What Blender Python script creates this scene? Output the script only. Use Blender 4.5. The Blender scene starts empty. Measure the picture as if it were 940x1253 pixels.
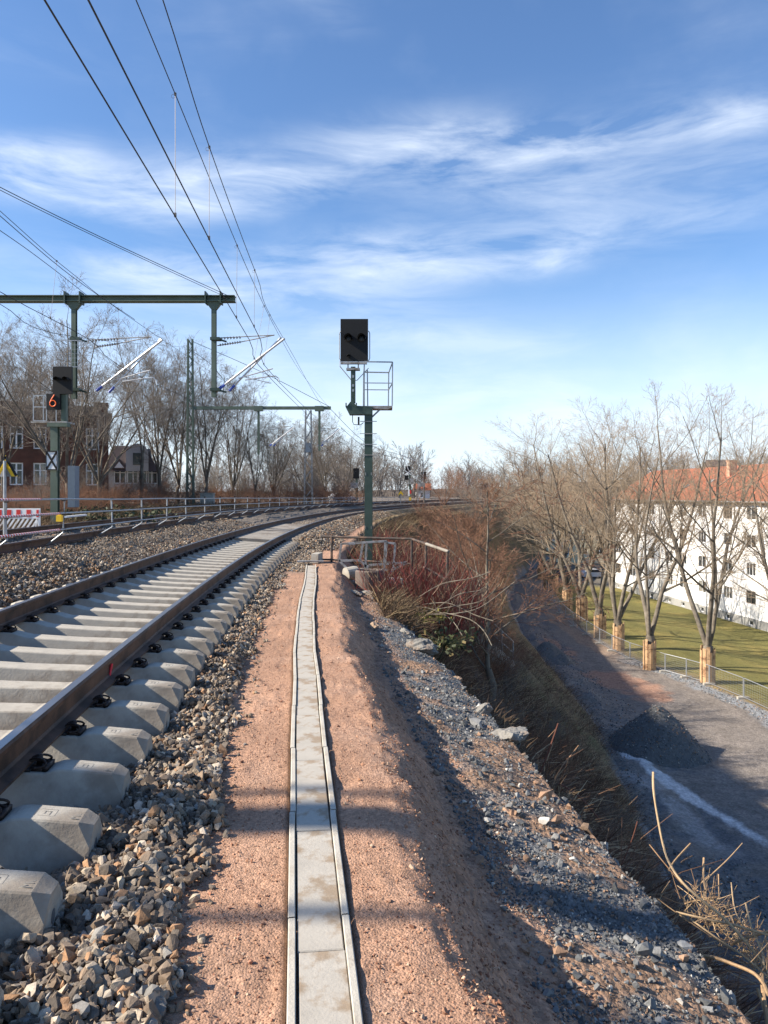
import bpy, bmesh, math, random
import numpy as np
from mathutils import Vector, Matrix
R = math.radians
rnd = random.Random(7)
scene = bpy.context.scene
col = scene.collection

# ---------------------------------------------------------------- camera
F = 941.0; CX = 470.0; HY = 605.0; CAMZ = 1.65          # focal length in photo pixels, horizon row
cd = bpy.data.cameras.new('camera'); cam = bpy.data.objects.new('camera', cd); col.objects.link(cam)
cam.location = (0, 0, CAMZ); cam.rotation_euler = (R(90), 0, 0)
cd.sensor_fit = 'VERTICAL'; cd.sensor_height = 36.0; cd.lens = 36.0*F/1253.0
cd.shift_y = -(626.5-HY)/1253.0
cd.clip_start = 0.05; cd.clip_end = 3000
scene.camera = cam
scene.view_settings.view_transform = 'Standard'; scene.view_settings.look = 'None'
scene.view_settings.gamma = 1.0; scene.view_settings.use_curve_mapping = False
scene.view_settings.exposure = 1.15
scene.cycles.max_bounces = 5; scene.cycles.diffuse_bounces = 3; scene.cycles.glossy_bounces = 2
scene.cycles.use_denoising = True

# ---------------------------------------------------------------- sky and sun
SUN_AZ = math.atan2(-1.0, -0.14)       # sun direction, measured from +Y towards +X
SUN_EL = R(34.0)
sund = Vector((math.sin(SUN_AZ)*math.cos(SUN_EL), math.cos(SUN_AZ)*math.cos(SUN_EL), math.sin(SUN_EL)))
sl = bpy.data.lights.new('sun', 'SUN'); sl.energy = 4.6; sl.angle = R(0.53); sl.color = (1.0, 0.90, 0.76)
so = bpy.data.objects.new('sun', sl); col.objects.link(so); so.location = sund*60
so.rotation_euler = sund.to_track_quat('Z', 'Y').to_euler()

world = bpy.data.worlds.new('World'); scene.world = world; world.use_nodes = True
wt = world.node_tree; wt.nodes.clear()
class NG:
    def __init__(s, t): s.t = t
    def n(s, typ, **kw):
        o = s.t.nodes.new(typ)
        for k, v in kw.items(): setattr(o, k, v)
        return o
    def put(s, inp, v):
        if isinstance(v, bpy.types.NodeSocket): s.t.links.new(v, inp)
        elif v is not None: inp.default_value = v
    def m(s, op, a, b=None, c=None, clamp=False):
        o = s.n('ShaderNodeMath', operation=op); o.use_clamp = clamp
        for i, v in enumerate((a, b, c)): s.put(o.inputs[i], v)
        return o.outputs[0]
    def v(s, op, a, b=None, scale=None):
        o = s.n('ShaderNodeVectorMath', operation=op); s.put(o.inputs[0], a); s.put(o.inputs[1], b)
        if scale is not None: s.put(o.inputs['Scale'], scale)
        return o.outputs['Value'] if op in ('DOT_PRODUCT', 'LENGTH', 'DISTANCE') else o.outputs['Vector']
    def mr(s, x, a, b, c=0.0, d=1.0, smooth=False):
        o = s.n('ShaderNodeMapRange'); o.interpolation_type = 'SMOOTHSTEP' if smooth else 'LINEAR'
        s.put(o.inputs[0], x)
        for i, q in enumerate((a, b, c, d)): s.put(o.inputs[i+1], q)
        return o.outputs[0]
    def noise(s, vec, scale, detail=4, rough=.55, dist=0.0):
        o = s.n('ShaderNodeTexNoise'); s.put(o.inputs['Vector'], vec)
        o.inputs['Scale'].default_value = scale; o.inputs['Detail'].default_value = detail
        o.inputs['Roughness'].default_value = rough; o.inputs['Distortion'].default_value = dist
        return o
    def mix(s, f, a, b, mode='MIX'):
        o = s.n('ShaderNodeMix', data_type='RGBA', blend_type=mode)
        s.put(o.inputs[0], f); s.put(o.inputs[6], a); s.put(o.inputs[7], b)
        return o.outputs[2]
g = NG(wt)
sky = g.n('ShaderNodeTexSky'); sky.sky_type = 'NISHITA'; sky.sun_disc = False
sky.sun_elevation = SUN_EL; sky.sun_rotation = SUN_AZ % (2*math.pi)
sky.altitude = 300; sky.air_density = 1.0; sky.dust_density = 0.6; sky.ozone_density = 1.1
tc = g.n('ShaderNodeTexCoord')
sep = g.n('ShaderNodeSeparateXYZ'); wt.links.new(tc.outputs['Generated'], sep.inputs[0])
dz = g.m('MAXIMUM', sep.outputs[2], 0.015)
comb = g.n('ShaderNodeCombineXYZ')
g.put(comb.inputs[0], g.m('DIVIDE', sep.outputs[0], dz)); g.put(comb.inputs[1], g.m('DIVIDE', sep.outputs[1], dz))
P = comb.outputs[0]                    # position on a high cloud layer
D_ = tc.outputs['Generated']
wn = g.noise(D_, 2.2, 5, .5)
P2 = g.v('ADD', P, g.v('SCALE', g.v('SUBTRACT', wn.outputs['Color'], (0.5, .5, .5)), scale=.42))
def cloud_pt(px, py):
    v = (HY-py)/F; u = (px-CX)/F
    return Vector((u/v, 1/v, 0))
strokes = [  # (px,py)->(px,py), half width in px, strength
    (280, 240, 560, 182, 38, .78), (560, 182, 940, 142, 24, .72), (560, 205, 800, 185, 70, .33), (540, 330, 860, 268, 34, .42),
    (620, 230, 640, 320, 50, .30), (10, 225, 190, 258, 36, .95), (60, 215, 330, 235, 34, .42), (0, 205, 120, 200, 22, .35),
    (190, 330, 480, 300, 22, .50), (250, 350, 420, 350, 40, .52), (400, 5, 440, 50, 26, .30), (0, 70, 110, 85, 40, .12),
    (470, 330, 640, 312, 30, .42), (0, 320, 250, 350, 40, .30), (720, 240, 940, 200, 55, .22), (470, 410, 620, 420, 22, .22),
    (440, 470, 700, 520, 45, .35), (100, 400, 420, 400, 40, .25)]
tot = None
for (x0, y0, x1, y1, w, s) in strokes:
    A = cloud_pt(x0, y0); B = cloud_pt(x1, y1); ba = B-A
    mid = cloud_pt((x0+x1)/2, (y0+y1)/2); wp = (cloud_pt((x0+x1)/2, (y0+y1)/2-w)-mid).length
    pa = g.v('SUBTRACT', P2, tuple(A))
    h = g.m('DIVIDE', g.v('DOT_PRODUCT', pa, tuple(ba)), ba.length_squared, clamp=True)
    d = g.v('LENGTH', g.v('SUBTRACT', pa, g.v('SCALE', tuple(ba), scale=h)))
    # width tapers to the ends
    mk = g.m('MULTIPLY', g.m('POWER', g.mr(d, 0.0, wp*1.7, 1.0, 0.0, True), 1.3), s)
    tot = mk if tot is None else g.m('ADD', tot, mk)
mp = g.n('ShaderNodeMapping'); g.put(mp.inputs['Vector'], g.v('ADD', D_, g.v('SCALE', g.v('SUBTRACT', wn.outputs['Color'], (0.5, .5, .5)), scale=.05))); mp.inputs['Rotation'].default_value = (0, R(17), 0); mp.inputs['Scale'].default_value = (1.9, 1.9, 9.0)
fib = g.noise(mp.outputs[0], 3.0, 9, .60, .4).outputs[0]
big = g.noise(D_, 4.0, 5, .55).outputs[0]
cl = g.m('MULTIPLY', g.m('MINIMUM', tot, 1.0), g.mr(fib, .36, .68, .02, .66))
cl = g.m('ADD', cl, g.m('MULTIPLY', g.mr(big, .52, .8, 0, .16), g.mr(fib, .35, .7, .2, 1.0)))
# whitish veil low over the horizon
veil = g.m('MULTIPLY', g.mr(sep.outputs[2], 0.30, 0.0, 0.0, 0.78, True), g.m('MULTIPLY', g.mr(big, .3, .7, .75, 1.15), g.mr(sep.outputs[1], -.4, .5, .35, 1.0)))
cl = g.m('MINIMUM', g.m('ADD', cl, veil), 0.92)
tint = g.mix(1.0, sky.outputs[0], (1.06, 1.36, 1.70, 1), 'MULTIPLY')
colr = g.mix(cl, tint, (9.2, 10.0, 11.0, 1))
bg = g.n('ShaderNodeBackground'); g.put(bg.inputs[0], colr); bg.inputs[1].default_value = 0.055
wo = g.n('ShaderNodeOutputWorld'); wt.links.new(bg.outputs[0], wo.inputs[0])

# ---------------------------------------------------------------- numpy noise
def _hash(ix, iy, seed):
    n = (ix.astype(np.int64)*374761393 + iy.astype(np.int64)*668265263 + seed*1442695041) & 0xffffffff
    n = ((n ^ (n >> 13))*1274126177) & 0xffffffff
    n = (n ^ (n >> 16)) & 0xffffffff
    return n/4294967295.0
def vn(x, y, seed=0):
    x = np.asarray(x, float); y = np.asarray(y, float)
    ix = np.floor(x); iy = np.floor(y); fx = x-ix; fy = y-iy
    fx = fx*fx*(3-2*fx); fy = fy*fy*(3-2*fy)
    a = _hash(ix, iy, seed); b = _hash(ix+1, iy, seed); c = _hash(ix, iy+1, seed); d = _hash(ix+1, iy+1, seed)
    return (a*(1-fx)+b*fx)*(1-fy)+(c*(1-fx)+d*fx)*fy - .5
def fbm(x, y, s, o=4, seed=0, g=.5):
    t = 0; a = 1; f = 1/s
    for k in range(o):
        t = t + a*vn(x*f+17.3*k, y*f-9.1*k, seed+k); a *= g; f *= 2.03
    return t
def sstep(x, a, b):
    t = np.clip((x-a)/(b-a), 0, 1); return t*t*(3-2*t)

# ---------------------------------------------------------------- mesh builder
class MB:
    def __init__(s): s.V = []; s.L = []; s.T = []; s.n = 0; s.C = []
    def raw(s, v, f):
        """v (n,3); f (m,k) int array"""
        v = np.asarray(v, float).reshape(-1, 3); f = np.asarray(f, int)
        if len(v) == 0 or len(f) == 0: return s
        s.V.append(v); s.L.append((f+s.n).ravel()); s.T.append(np.full(len(f), f.shape[1])); s.n += len(v); return s
    def box(s, c, d, rz=0, M=None):
        x, y, z = d[0]/2, d[1]/2, d[2]/2
        v = np.array([(-x,-y,-z),(x,-y,-z),(x,y,-z),(-x,y,-z),(-x,-y,z),(x,-y,z),(x,y,z),(-x,y,z)])
        if rz:
            cc, ss = math.cos(rz), math.sin(rz); v = v @ np.array([[cc, ss, 0], [-ss, cc, 0], [0, 0, 1]])
        if M is not None: v = v @ np.array(M.to_3x3()).T
        return s.raw(v+np.array(c), [(0,3,2,1),(4,5,6,7),(0,1,5,4),(1,2,6,5),(2,3,7,6),(3,0,4,7)])
    def bar(s, a, b, w, h, roll=None):
        """square bar from a to b"""
        a = Vector(a); b = Vector(b); d = (b-a); L = d.length; d = d.normalized()
        up = Vector((0, 0, 1)) if abs(d.z) < .95 else Vector((0, 1, 0))
        x = d.cross(up).normalized(); z = x.cross(d)
        M = Matrix((x, d, z)).transposed()
        return s.box((a+b)/2, (w, L, h), M=M)
    def tube(s, pts, r, n=8, cap=True):
        p = np.array([tuple(q) for q in pts], float)[None]
        rr = np.full(p.shape[:2], r, float) if np.isscalar(r) else np.array(r, float)[None]
        tubes(s, p, rr, n)
        if cap:
            k = p.shape[1]; base = s.n-k*n
            s.L.append(np.arange(base, base+n)[::-1]); s.T.append(np.array([n]))
            s.L.append(np.arange(base+(k-1)*n, base+k*n)); s.T.append(np.array([n]))
        return s
    def lathe(s, prof, n=16, c=(0, 0, 0)):
        a = np.arange(n)*2*math.pi/n; v = []
        for r, z in prof: v.append(np.stack([r*np.cos(a), r*np.sin(a), np.full(n, z)], 1))
        v = np.concatenate(v)+np.array(c); f = []
        for i in range(len(prof)-1):
            for j in range(n): f.append((i*n+j, i*n+(j+1) % n, (i+1)*n+(j+1) % n, (i+1)*n+j))
        s.raw(v, f)
        k = len(prof); base = s.n-k*n
        s.L.append(np.arange(base, base+n)[::-1]); s.T.append(np.array([n]))
        s.L.append(np.arange(base+(k-1)*n, base+k*n)); s.T.append(np.array([n]))
        return s
    def prism(s, poly, a, b, axis='y'):
        """poly: 2D points extruded from a to b along axis; 'y': poly=(x,z); 'x': poly=(y,z); 'z': poly=(x,y)"""
        n = len(poly); v = []
        for t in (a, b):
            for (p, q) in poly: v.append({'y': (p, t, q), 'x': (t, p, q), 'z': (p, q, t)}[axis])
        s.raw(v, [(i, (i+1) % n, n+(i+1) % n, n+i) for i in range(n)])
        base = s.n-2*n
        s.L.append(np.arange(base, base+n)[::-1]); s.T.append(np.array([n])); s.L.append(np.arange(base+n, base+2*n)); s.T.append(np.array([n]))
        return s
    def mesh(s, name, mat, smooth=False, off=(0, 0, 0), recalc=False, cols=None):
        me = bpy.data.meshes.new(name)
        V = np.concatenate(s.V)-np.array(tuple(off)); L = np.concatenate(s.L); T = np.concatenate(s.T)
        me.vertices.add(len(V)); me.vertices.foreach_set('co', V.ravel().astype(np.float32))
        me.loops.add(len(L)); me.loops.foreach_set('vertex_index', L.astype(np.int32))
        me.polygons.add(len(T)); st = np.zeros(len(T), np.int32); st[1:] = np.cumsum(T)[:-1]
        me.polygons.foreach_set('loop_start', st); me.polygons.foreach_set('loop_total', T.astype(np.int32))
        me.polygons.foreach_set('use_smooth', np.full(len(T), bool(smooth)))
        if cols is not None:
            ca = me.color_attributes.new('Col', 'FLOAT_COLOR', 'POINT')
            ca.data.foreach_set('color', np.concatenate([cols, np.ones((len(cols), 1))], 1).ravel().astype(np.float32))
        me.update(calc_edges=True)
        if recalc:
            bm = bmesh.new(); bm.from_mesh(me); bmesh.ops.recalc_face_normals(bm, faces=bm.faces); bm.to_mesh(me); bm.free()
        me.materials.append(mat)
        return me
def tubes(mb, C, Rr, n):
    """C (B,P,3) centre lines, Rr (B,P) radii -> n-sided tubes"""
    B, Pn, _ = C.shape
    if B == 0: return
    T = np.empty_like(C); T[:, 1:-1] = C[:, 2:]-C[:, :-2]; T[:, 0] = C[:, 1]-C[:, 0]; T[:, -1] = C[:, -1]-C[:, -2]
    T /= np.linalg.norm(T, axis=2, keepdims=True)+1e-9
    m = C[:, -1]-C[:, 0]; ref = np.where((np.abs(m[:, 2:3]) > .8*np.linalg.norm(m, axis=1, keepdims=True)), np.array([[1., .13, 0]]), np.array([[.1, .05, 1.]]))
    ref = np.repeat(ref[:, None], Pn, 1)
    U = np.cross(T, ref); U /= np.linalg.norm(U, axis=2, keepdims=True)+1e-9; W = np.cross(T, U)
    a = np.arange(n)*2*math.pi/n
    V = C[:, :, None]+Rr[:, :, None, None]*(np.cos(a)[None, None, :, None]*U[:, :, None]+np.sin(a)[None, None, :, None]*W[:, :, None])
    idx = np.arange(B*Pn*n).reshape(B, Pn, n); nx = np.roll(idx, -1, 2)
    f = np.stack([idx[:, :-1], idx[:, 1:], nx[:, 1:], nx[:, :-1]], -1).reshape(-1, 4)
    mb.raw(V.reshape(-1, 3), f)

def link(o, parent=None):
    col.objects.link(o)
    if parent is not None: o.parent = parent
    return o
def tag(o, label=None, cat=None, group=None, kind=None):
    if label: o['label'] = label
    if cat: o['category'] = cat
    if group: o['group'] = group
    if kind: o['kind'] = kind
    return o
class Thing:
    """an Empty at the thing's base; parts are given in world coordinates"""
    def __init__(s, name, label, cat, loc=(0, 0, 0), group=None):
        s.loc = Vector(loc); s.e = bpy.data.objects.new(name, None); s.e.location = loc; s.e.empty_display_size = .2
        link(s.e); tag(s.e, label, cat, group)
    def part(s, name, mb, mat, parent=None, smooth=False, label=None, recalc=False):
        o = bpy.data.objects.new(name, mb.mesh(name, mat, smooth, s.loc, recalc)); link(o, parent or s.e)
        if label: o['label'] = label
        return o
def single(name, mb, mat, label, cat, group=None, smooth=False, loc=(0, 0, 0), kind=None, recalc=False):
    o = bpy.data.objects.new(name, mb.mesh(name, mat, smooth, loc, recalc)); o.location = loc; link(o); tag(o, label, cat, group, kind); return o
def dup(root, loc=None, rz=None, scale=None, label=None, keep=None):
    def cp(o, par):
        c = o.copy(); col.objects.link(c); c.parent = par
        for ch in o.children: cp(ch, c)
        return c
    c = root.copy(); col.objects.link(c)
    if loc is not None: c.location = loc
    if rz is not None: c.rotation_euler = (0, 0, rz)
    if scale is not None: c.scale = (scale, scale, scale) if np.isscalar(scale) else scale
    if label: c['label'] = label
    for ch in list(root.children): cp(ch, c)
    return c
def at(px, py, Y): return Vector(((px-CX)/F*Y, Y, CAMZ-(py-HY)/F*Y))

# ---------------------------------------------------------------- materials
def mat(name, c, rough=.8, metal=0.0, var=.12, scale=8.0, bump=.0, bscale=30.0, c2=None, c2s=3.0, c2t=(.45, .65), spec=.4, coord='Object'):
    m = bpy.data.materials.new(name); m.use_nodes = True; t = m.node_tree; q = NG(t)
    b = t.nodes['Principled BSDF']; b.inputs['Roughness'].default_value = rough; b.inputs['Metallic'].default_value = metal
    b.inputs['Specular IOR Level'].default_value = spec
    co = q.n('ShaderNodeTexCoord').outputs[coord]
    nz = q.noise(co, scale, 5, .6).outputs[0]
    f = q.mr(nz, .25, .75, 1-var, 1+var)
    base = (c[0], c[1], c[2], 1)
    if c2 is not None:
        mk = q.mr(q.noise(co, c2s, 5, .62).outputs[0], c2t[0], c2t[1], 0, 1, True)
        base = q.mix(mk, base, (c2[0], c2[1], c2[2], 1))
    hs = q.n('ShaderNodeHueSaturation'); q.put(hs.inputs['Color'], base); q.put(hs.inputs['Value'], f)
    t.links.new(hs.outputs[0], b.inputs['Base Color'])
    if bump:
        bn = q.n('ShaderNodeBump'); bn.inputs['Strength'].default_value = 1.0; bn.inputs['Distance'].default_value = bump
        q.put(bn.inputs['Height'], q.noise(co, bscale, 6, .65).outputs[0]); t.links.new(bn.outputs[0], b.inputs['Normal'])
    return m
def island_mat(name, stops, rough=.85, bump=.004, bscale=60, val=(.75, 1.25), spec=.3, gain=1.0):
    """colour differs from stone to stone / blade to blade"""
    m = bpy.data.materials.new(name); m.use_nodes = True; t = m.node_tree; q = NG(t)
    b = t.nodes['Principled BSDF']; b.inputs['Roughness'].default_value = rough; b.inputs['Specular IOR Level'].default_value = spec
    ge = q.n('ShaderNodeNewGeometry'); rp = q.n('ShaderNodeValToRGB'); rp.color_ramp.interpolation = 'CONSTANT'
    e = rp.color_ramp.elements
    while len(e) < len(stops): e.new(.5)
    for i, (p, c) in enumerate(stops): e[i].position = p; e[i].color = (c[0], c[1], c[2], 1)
    t.links.new(ge.outputs['Random Per Island'], rp.inputs[0])
    r2 = q.m('FRACT', q.m('MULTIPLY', ge.outputs['Random Per Island'], 57.31))
    co = q.n('ShaderNodeTexCoord').outputs['Object']
    nz = q.noise(co, 45, 4, .6).outputs[0]
    v = q.m('MULTIPLY', q.mr(r2, 0, 1, val[0], val[1]), q.m('MULTIPLY', q.mr(nz, .3, .7, .78, 1.2), gain))
    hs = q.n('ShaderNodeHueSaturation'); q.put(hs.inputs['Color'], rp.outputs[0]); q.put(hs.inputs['Value'], v)
    t.links.new(hs.outputs[0], b.inputs['Base Color'])
    if bump:
        bn = q.n('ShaderNodeBump'); bn.inputs['Distance'].default_value = bump
        q.put(bn.inputs['Height'], q.noise(co, bscale, 4, .6).outputs[0]); t.links.new(bn.outputs[0], b.inputs['Normal'])
    return m
def ground_mat(name, bump=.012, s1=38.0, s2=150.0, rough=.95):
    m = bpy.data.materials.new(name); m.use_nodes = True; t = m.node_tree; q = NG(t)
    b = t.nodes['Principled BSDF']; b.inputs['Roughness'].default_value = rough; b.inputs['Specular IOR Level'].default_value = .2
    at_ = q.n('ShaderNodeAttribute'); at_.attribute_name = 'Col'
    co = q.n('ShaderNodeTexCoord').outputs['Object']
    a = q.noise(co, s1, 6, .7).outputs[0]; vo = q.n('ShaderNodeTexVoronoi'); vo.inputs['Scale'].default_value = s2; t.links.new(co, vo.inputs['Vector'])
    sv = q.n('ShaderNodeSeparateColor'); t.links.new(vo.outputs['Color'], sv.inputs[0])
    lg = q.noise(co, 1.7, 4, .6).outputs[0]
    v = q.m('MULTIPLY', q.mr(a, .3, .7, .72, 1.28), q.mr(sv.outputs[0], 0, 1, .78, 1.2))
    v = q.m('MULTIPLY', v, q.mr(lg, .3, .7, .88, 1.12))
    hs = q.n('ShaderNodeHueSaturation'); t.links.new(at_.outputs['Color'], hs.inputs['Color']); q.put(hs.inputs['Value'], v)
    t.links.new(hs.outputs[0], b.inputs['Base Color'])
    hgt = q.m('ADD', a, q.m('MULTIPLY', vo.outputs['Distance'], -.35))
    bn = q.n('ShaderNodeBump'); bn.inputs['Distance'].default_value = bump
    q.put(bn.inputs['Height'], hgt); t.links.new(bn.outputs[0], b.inputs['Normal'])
    return m
def leafless(name, c, c2, rough=.9):
    return mat(name, c, rough, 0, .35, 3.0, .01, 12, c2, 1.2, (.35, .65), .2)
M = {}
M['path'] = ground_mat('red_crushed_sand', .013, 30, 110)
M['bed'] = ground_mat('ballast_bed', .03, 16, 26)
M['slope'] = ground_mat('rubble_soil', .05, 9, 34)
M['far'] = ground_mat('field_soil', .05, 3, 14)
M['rail_side'] = mat('rail_rust', (.12, .066, .042), .62, .45, .25, 9, .001, 60, (.05, .03, .022), 3)
M['rail_top'] = mat('rail_running_surface', (.34, .33, .34), .3, .9, .12, 5)
M['concrete'] = mat('sleeper_concrete', (.40, .37, .315), .85, 0, .16, 6, .0025, 55, (.24, .205, .165), 2.6, (.46, .68))
M['trough'] = mat('trough_concrete', (.44, .41, .35), .9, 0, .10, 9, .003, 90, (.33, .28, .22), 3.5, (.48, .66))
M['lid'] = mat('lid_concrete', (.385, .355, .305), .9, 0, .14, 7, .002, 70, (.26, .20, .14), 3.6, (.47, .57))
M['cover'] = mat('dusty_cover_slab', (.26, .235, .20), .92, 0, .2, 3, .004, 40, (.17, .14, .11), 1.2, (.45, .6))
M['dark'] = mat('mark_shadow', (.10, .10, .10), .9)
M['plate'] = mat('clip_steel', (.045, .032, .028), .55, .6, .3, 20)
M['galv'] = mat('galvanised_steel', (.34, .355, .37), .5, .6, .18, 14)
M['galv_dull'] = mat('weathered_galvanised', (.36, .35, .34), .6, .4, .25, 9, 0, 30, (.22, .19, .16), 4)
M['green'] = mat('green_paint', (.036, .060, .046), .5, 0, .14, 3, 0, 30, (.05, .075, .06), 1.5)
M['green_pale'] = mat('pale_green_paint', (.085, .115, .085), .6, 0, .14, 2, 0, 30, (.11, .14, .11), 1.2)
M['black'] = mat('matt_black_sheet', (.006, .006, .007), .7, 0, .15, 6)
M['black_gloss'] = mat('black_glass', (.008, .008, .010), .45, 0, .1, 6, spec=.6)
M['blue'] = mat('blue_plastic', (.04, .09, .42), .45, 0, .1)
M['wire'] = mat('copper_wire_dark', (.035, .03, .028), .5, .5)
M['wire_pale'] = mat('steel_dropper', (.16, .14, .13), .5, .4)
M['alu'] = mat('aluminium_tube', (.62, .62, .62), .38, .7, .1)
M['oldsteel'] = mat('old_painted_railing', (.055, .045, .04), .75, .1, .3, 9, .001, 60, (.15, .09, .06), 7)
M['paintwhite'] = mat('white_sheet', (.78, .78, .77), .6, 0, .05)
M['paintred'] = mat('red_sheet', (.62, .035, .03), .55, 0, .08)
M['yellow'] = mat('yellow_sheet', (.80, .50, .02), .6, 0, .06)
M['orange_em'] = bpy.data.materials.new('lit_orange_digits'); M['orange_em'].use_nodes = True
_b = M['orange_em'].node_tree.nodes['Principled BSDF']; _b.inputs['Base Color'].default_value = (.9, .15, .03, 1)
_b.inputs['Emission Color'].default_value = (1, .13, .03, 1); _b.inputs['Emission Strength'].default_value = .08
M['spray'] = mat('red_spray_paint', (.85, .03, .05), .5, 0, .05)
M['brick'] = mat('brown_brick', (.12, .052, .036), .9, 0, .25, 2.2, .01, 14, (.085, .042, .03), .6)
M['greyrender'] = mat('grey_render', (.42, .42, .41), .9, 0, .12, 1.2)
M['slate'] = mat('dark_slate', (.10, .075, .07), .7, 0, .2, 3)
M['white_wall'] = mat('white_render', (.80, .80, .79), .9, 0, .04, .5)
M['cream_wall'] = mat('cream_render', (.70, .62, .42), .9, 0, .05, .5)
M['plinth'] = mat('grey_plinth', (.30, .30, .29), .9, 0, .12, 1)
def tile_mat():
    m = mat('orange_clay_tiles', (.37, .125, .065), .8, 0, .14, .8, 0, 10, (.30, .10, .055), 1.5)
    t = m.node_tree; q = NG(t); b = t.nodes['Principled BSDF']
    w = q.n('ShaderNodeTexWave'); w.wave_type = 'BANDS'; w.bands_direction = 'Z'; w.inputs['Scale'].default_value = 3.2; w.inputs['Distortion'].default_value = .4
    q.put(w.inputs['Vector'], q.n('ShaderNodeTexCoord').outputs['Object'])
    bn = q.n('ShaderNodeBump'); bn.inputs['Distance'].default_value = .05; q.put(bn.inputs['Height'], w.outputs[0]); t.links.new(bn.outputs[0], b.inputs['Normal'])
    return m
M['tiles'] = tile_mat()
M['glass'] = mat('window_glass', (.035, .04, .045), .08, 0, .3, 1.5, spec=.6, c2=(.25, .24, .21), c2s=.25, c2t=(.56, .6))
M['frame'] = mat('window_frame', (.80, .80, .79), .5, 0, .03)
M['frame_dark'] = mat('dark_window_frame', (.30, .24, .19), .6, 0, .1)
M['plank'] = mat('raw_pine_planks', (.47, .30, .165), .75, 0, .3, 5, .004, 20, (.27, .15, .08), 2.0, (.52, .6))
M['bark_t'] = leafless('bark_light_grey', (.21, .182, .145), (.13, .11, .088))  # light grey bark of the lawn-side trees
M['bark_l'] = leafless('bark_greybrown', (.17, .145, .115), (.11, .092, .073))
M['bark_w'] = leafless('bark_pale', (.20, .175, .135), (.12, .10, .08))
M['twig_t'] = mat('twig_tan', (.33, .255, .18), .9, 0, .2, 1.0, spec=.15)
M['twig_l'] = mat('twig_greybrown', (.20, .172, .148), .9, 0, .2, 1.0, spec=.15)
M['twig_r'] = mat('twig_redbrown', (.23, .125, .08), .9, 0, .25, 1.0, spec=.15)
M['stem_red'] = island_mat('red_stems', [(0, (.19, .045, .035)), (.28, (.27, .055, .04)), (.5, (.15, .06, .042)), (.68, (.22, .13, .08)), (.85, (.34, .26, .15))], .6, 0, val=(.7, 1.3))
M['straw'] = island_mat('dead_grass', [(0, (.10, .065, .04)), (.4, (.14, .09, .055)), (.75, (.22, .155, .085)), (.93, (.38, .29, .16))], .9, 0)
M['straw_dark'] = island_mat('dark_brush', [(0, (.08, .042, .026)), (.35, (.15, .082, .05)), (.65, (.27, .16, .095)), (.85, (.48, .34, .20))], .9, 0)
M['straw_pale'] = island_mat('pale_cut_stalks', [(0, (.34, .22, .12)), (.5, (.43, .30, .17)), (.8, (.22, .13, .07))], .75, 0)
M['leafgreen'] = island_mat('dull_green_leaves', [(0, (.035, .045, .02)), (.5, (.055, .065, .024)), (.8, (.12, .09, .035))], .7, 0)
M['stone'] = island_mat('ballast_stones', [(0, (.11, .090, .072)), (.24, (.165, .125, .092)), (.42, (.20, .145, .10)), (.56, (.26, .215, .165)), (.68, (.29, .17, .095)), (.78, (.19, .18, .165)), (.86, (.33, .27, .20)), (.95, (.40, .34, .27))], .88, .006, 45, gain=1.12)
M['gravel'] = island_mat('grey_gravel', [(0, (.10, .105, .108)), (.35, (.145, .15, .152)), (.6, (.21, .212, .21)), (.76, (.30, .19, .125)), (.88, (.20, .14, .10)), (.95, (.42, .40, .36))], .88, .003, 80)
M['redgrit'] = island_mat('red_grit', [(0, (.33, .175, .105)), (.3, (.39, .22, .14)), (.6, (.25, .12, .075)), (.85, (.47, .33, .23))], .92, 0)
M['rock'] = mat('pale_rock', (.22, .21, .19), .9, 0, .25, 4, .03, 9, (.21, .165, .13), 2.5, (.48, .6))
M['rock_tan'] = mat('tan_rock', (.33, .235, .16), .9, 0, .22, 4, .03, 9, (.30, .2, .14), 2.5)
M['carpaint'] = mat('dark_blue_car_paint', (.02, .035, .08), .25, .2, .05, spec=.6)
M['carpaint_w'] = mat('white_car_paint', (.7, .7, .7), .25, 0, .03, spec=.6)
M['rubber'] = mat('rubber', (.02, .02, .02), .8)

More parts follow.
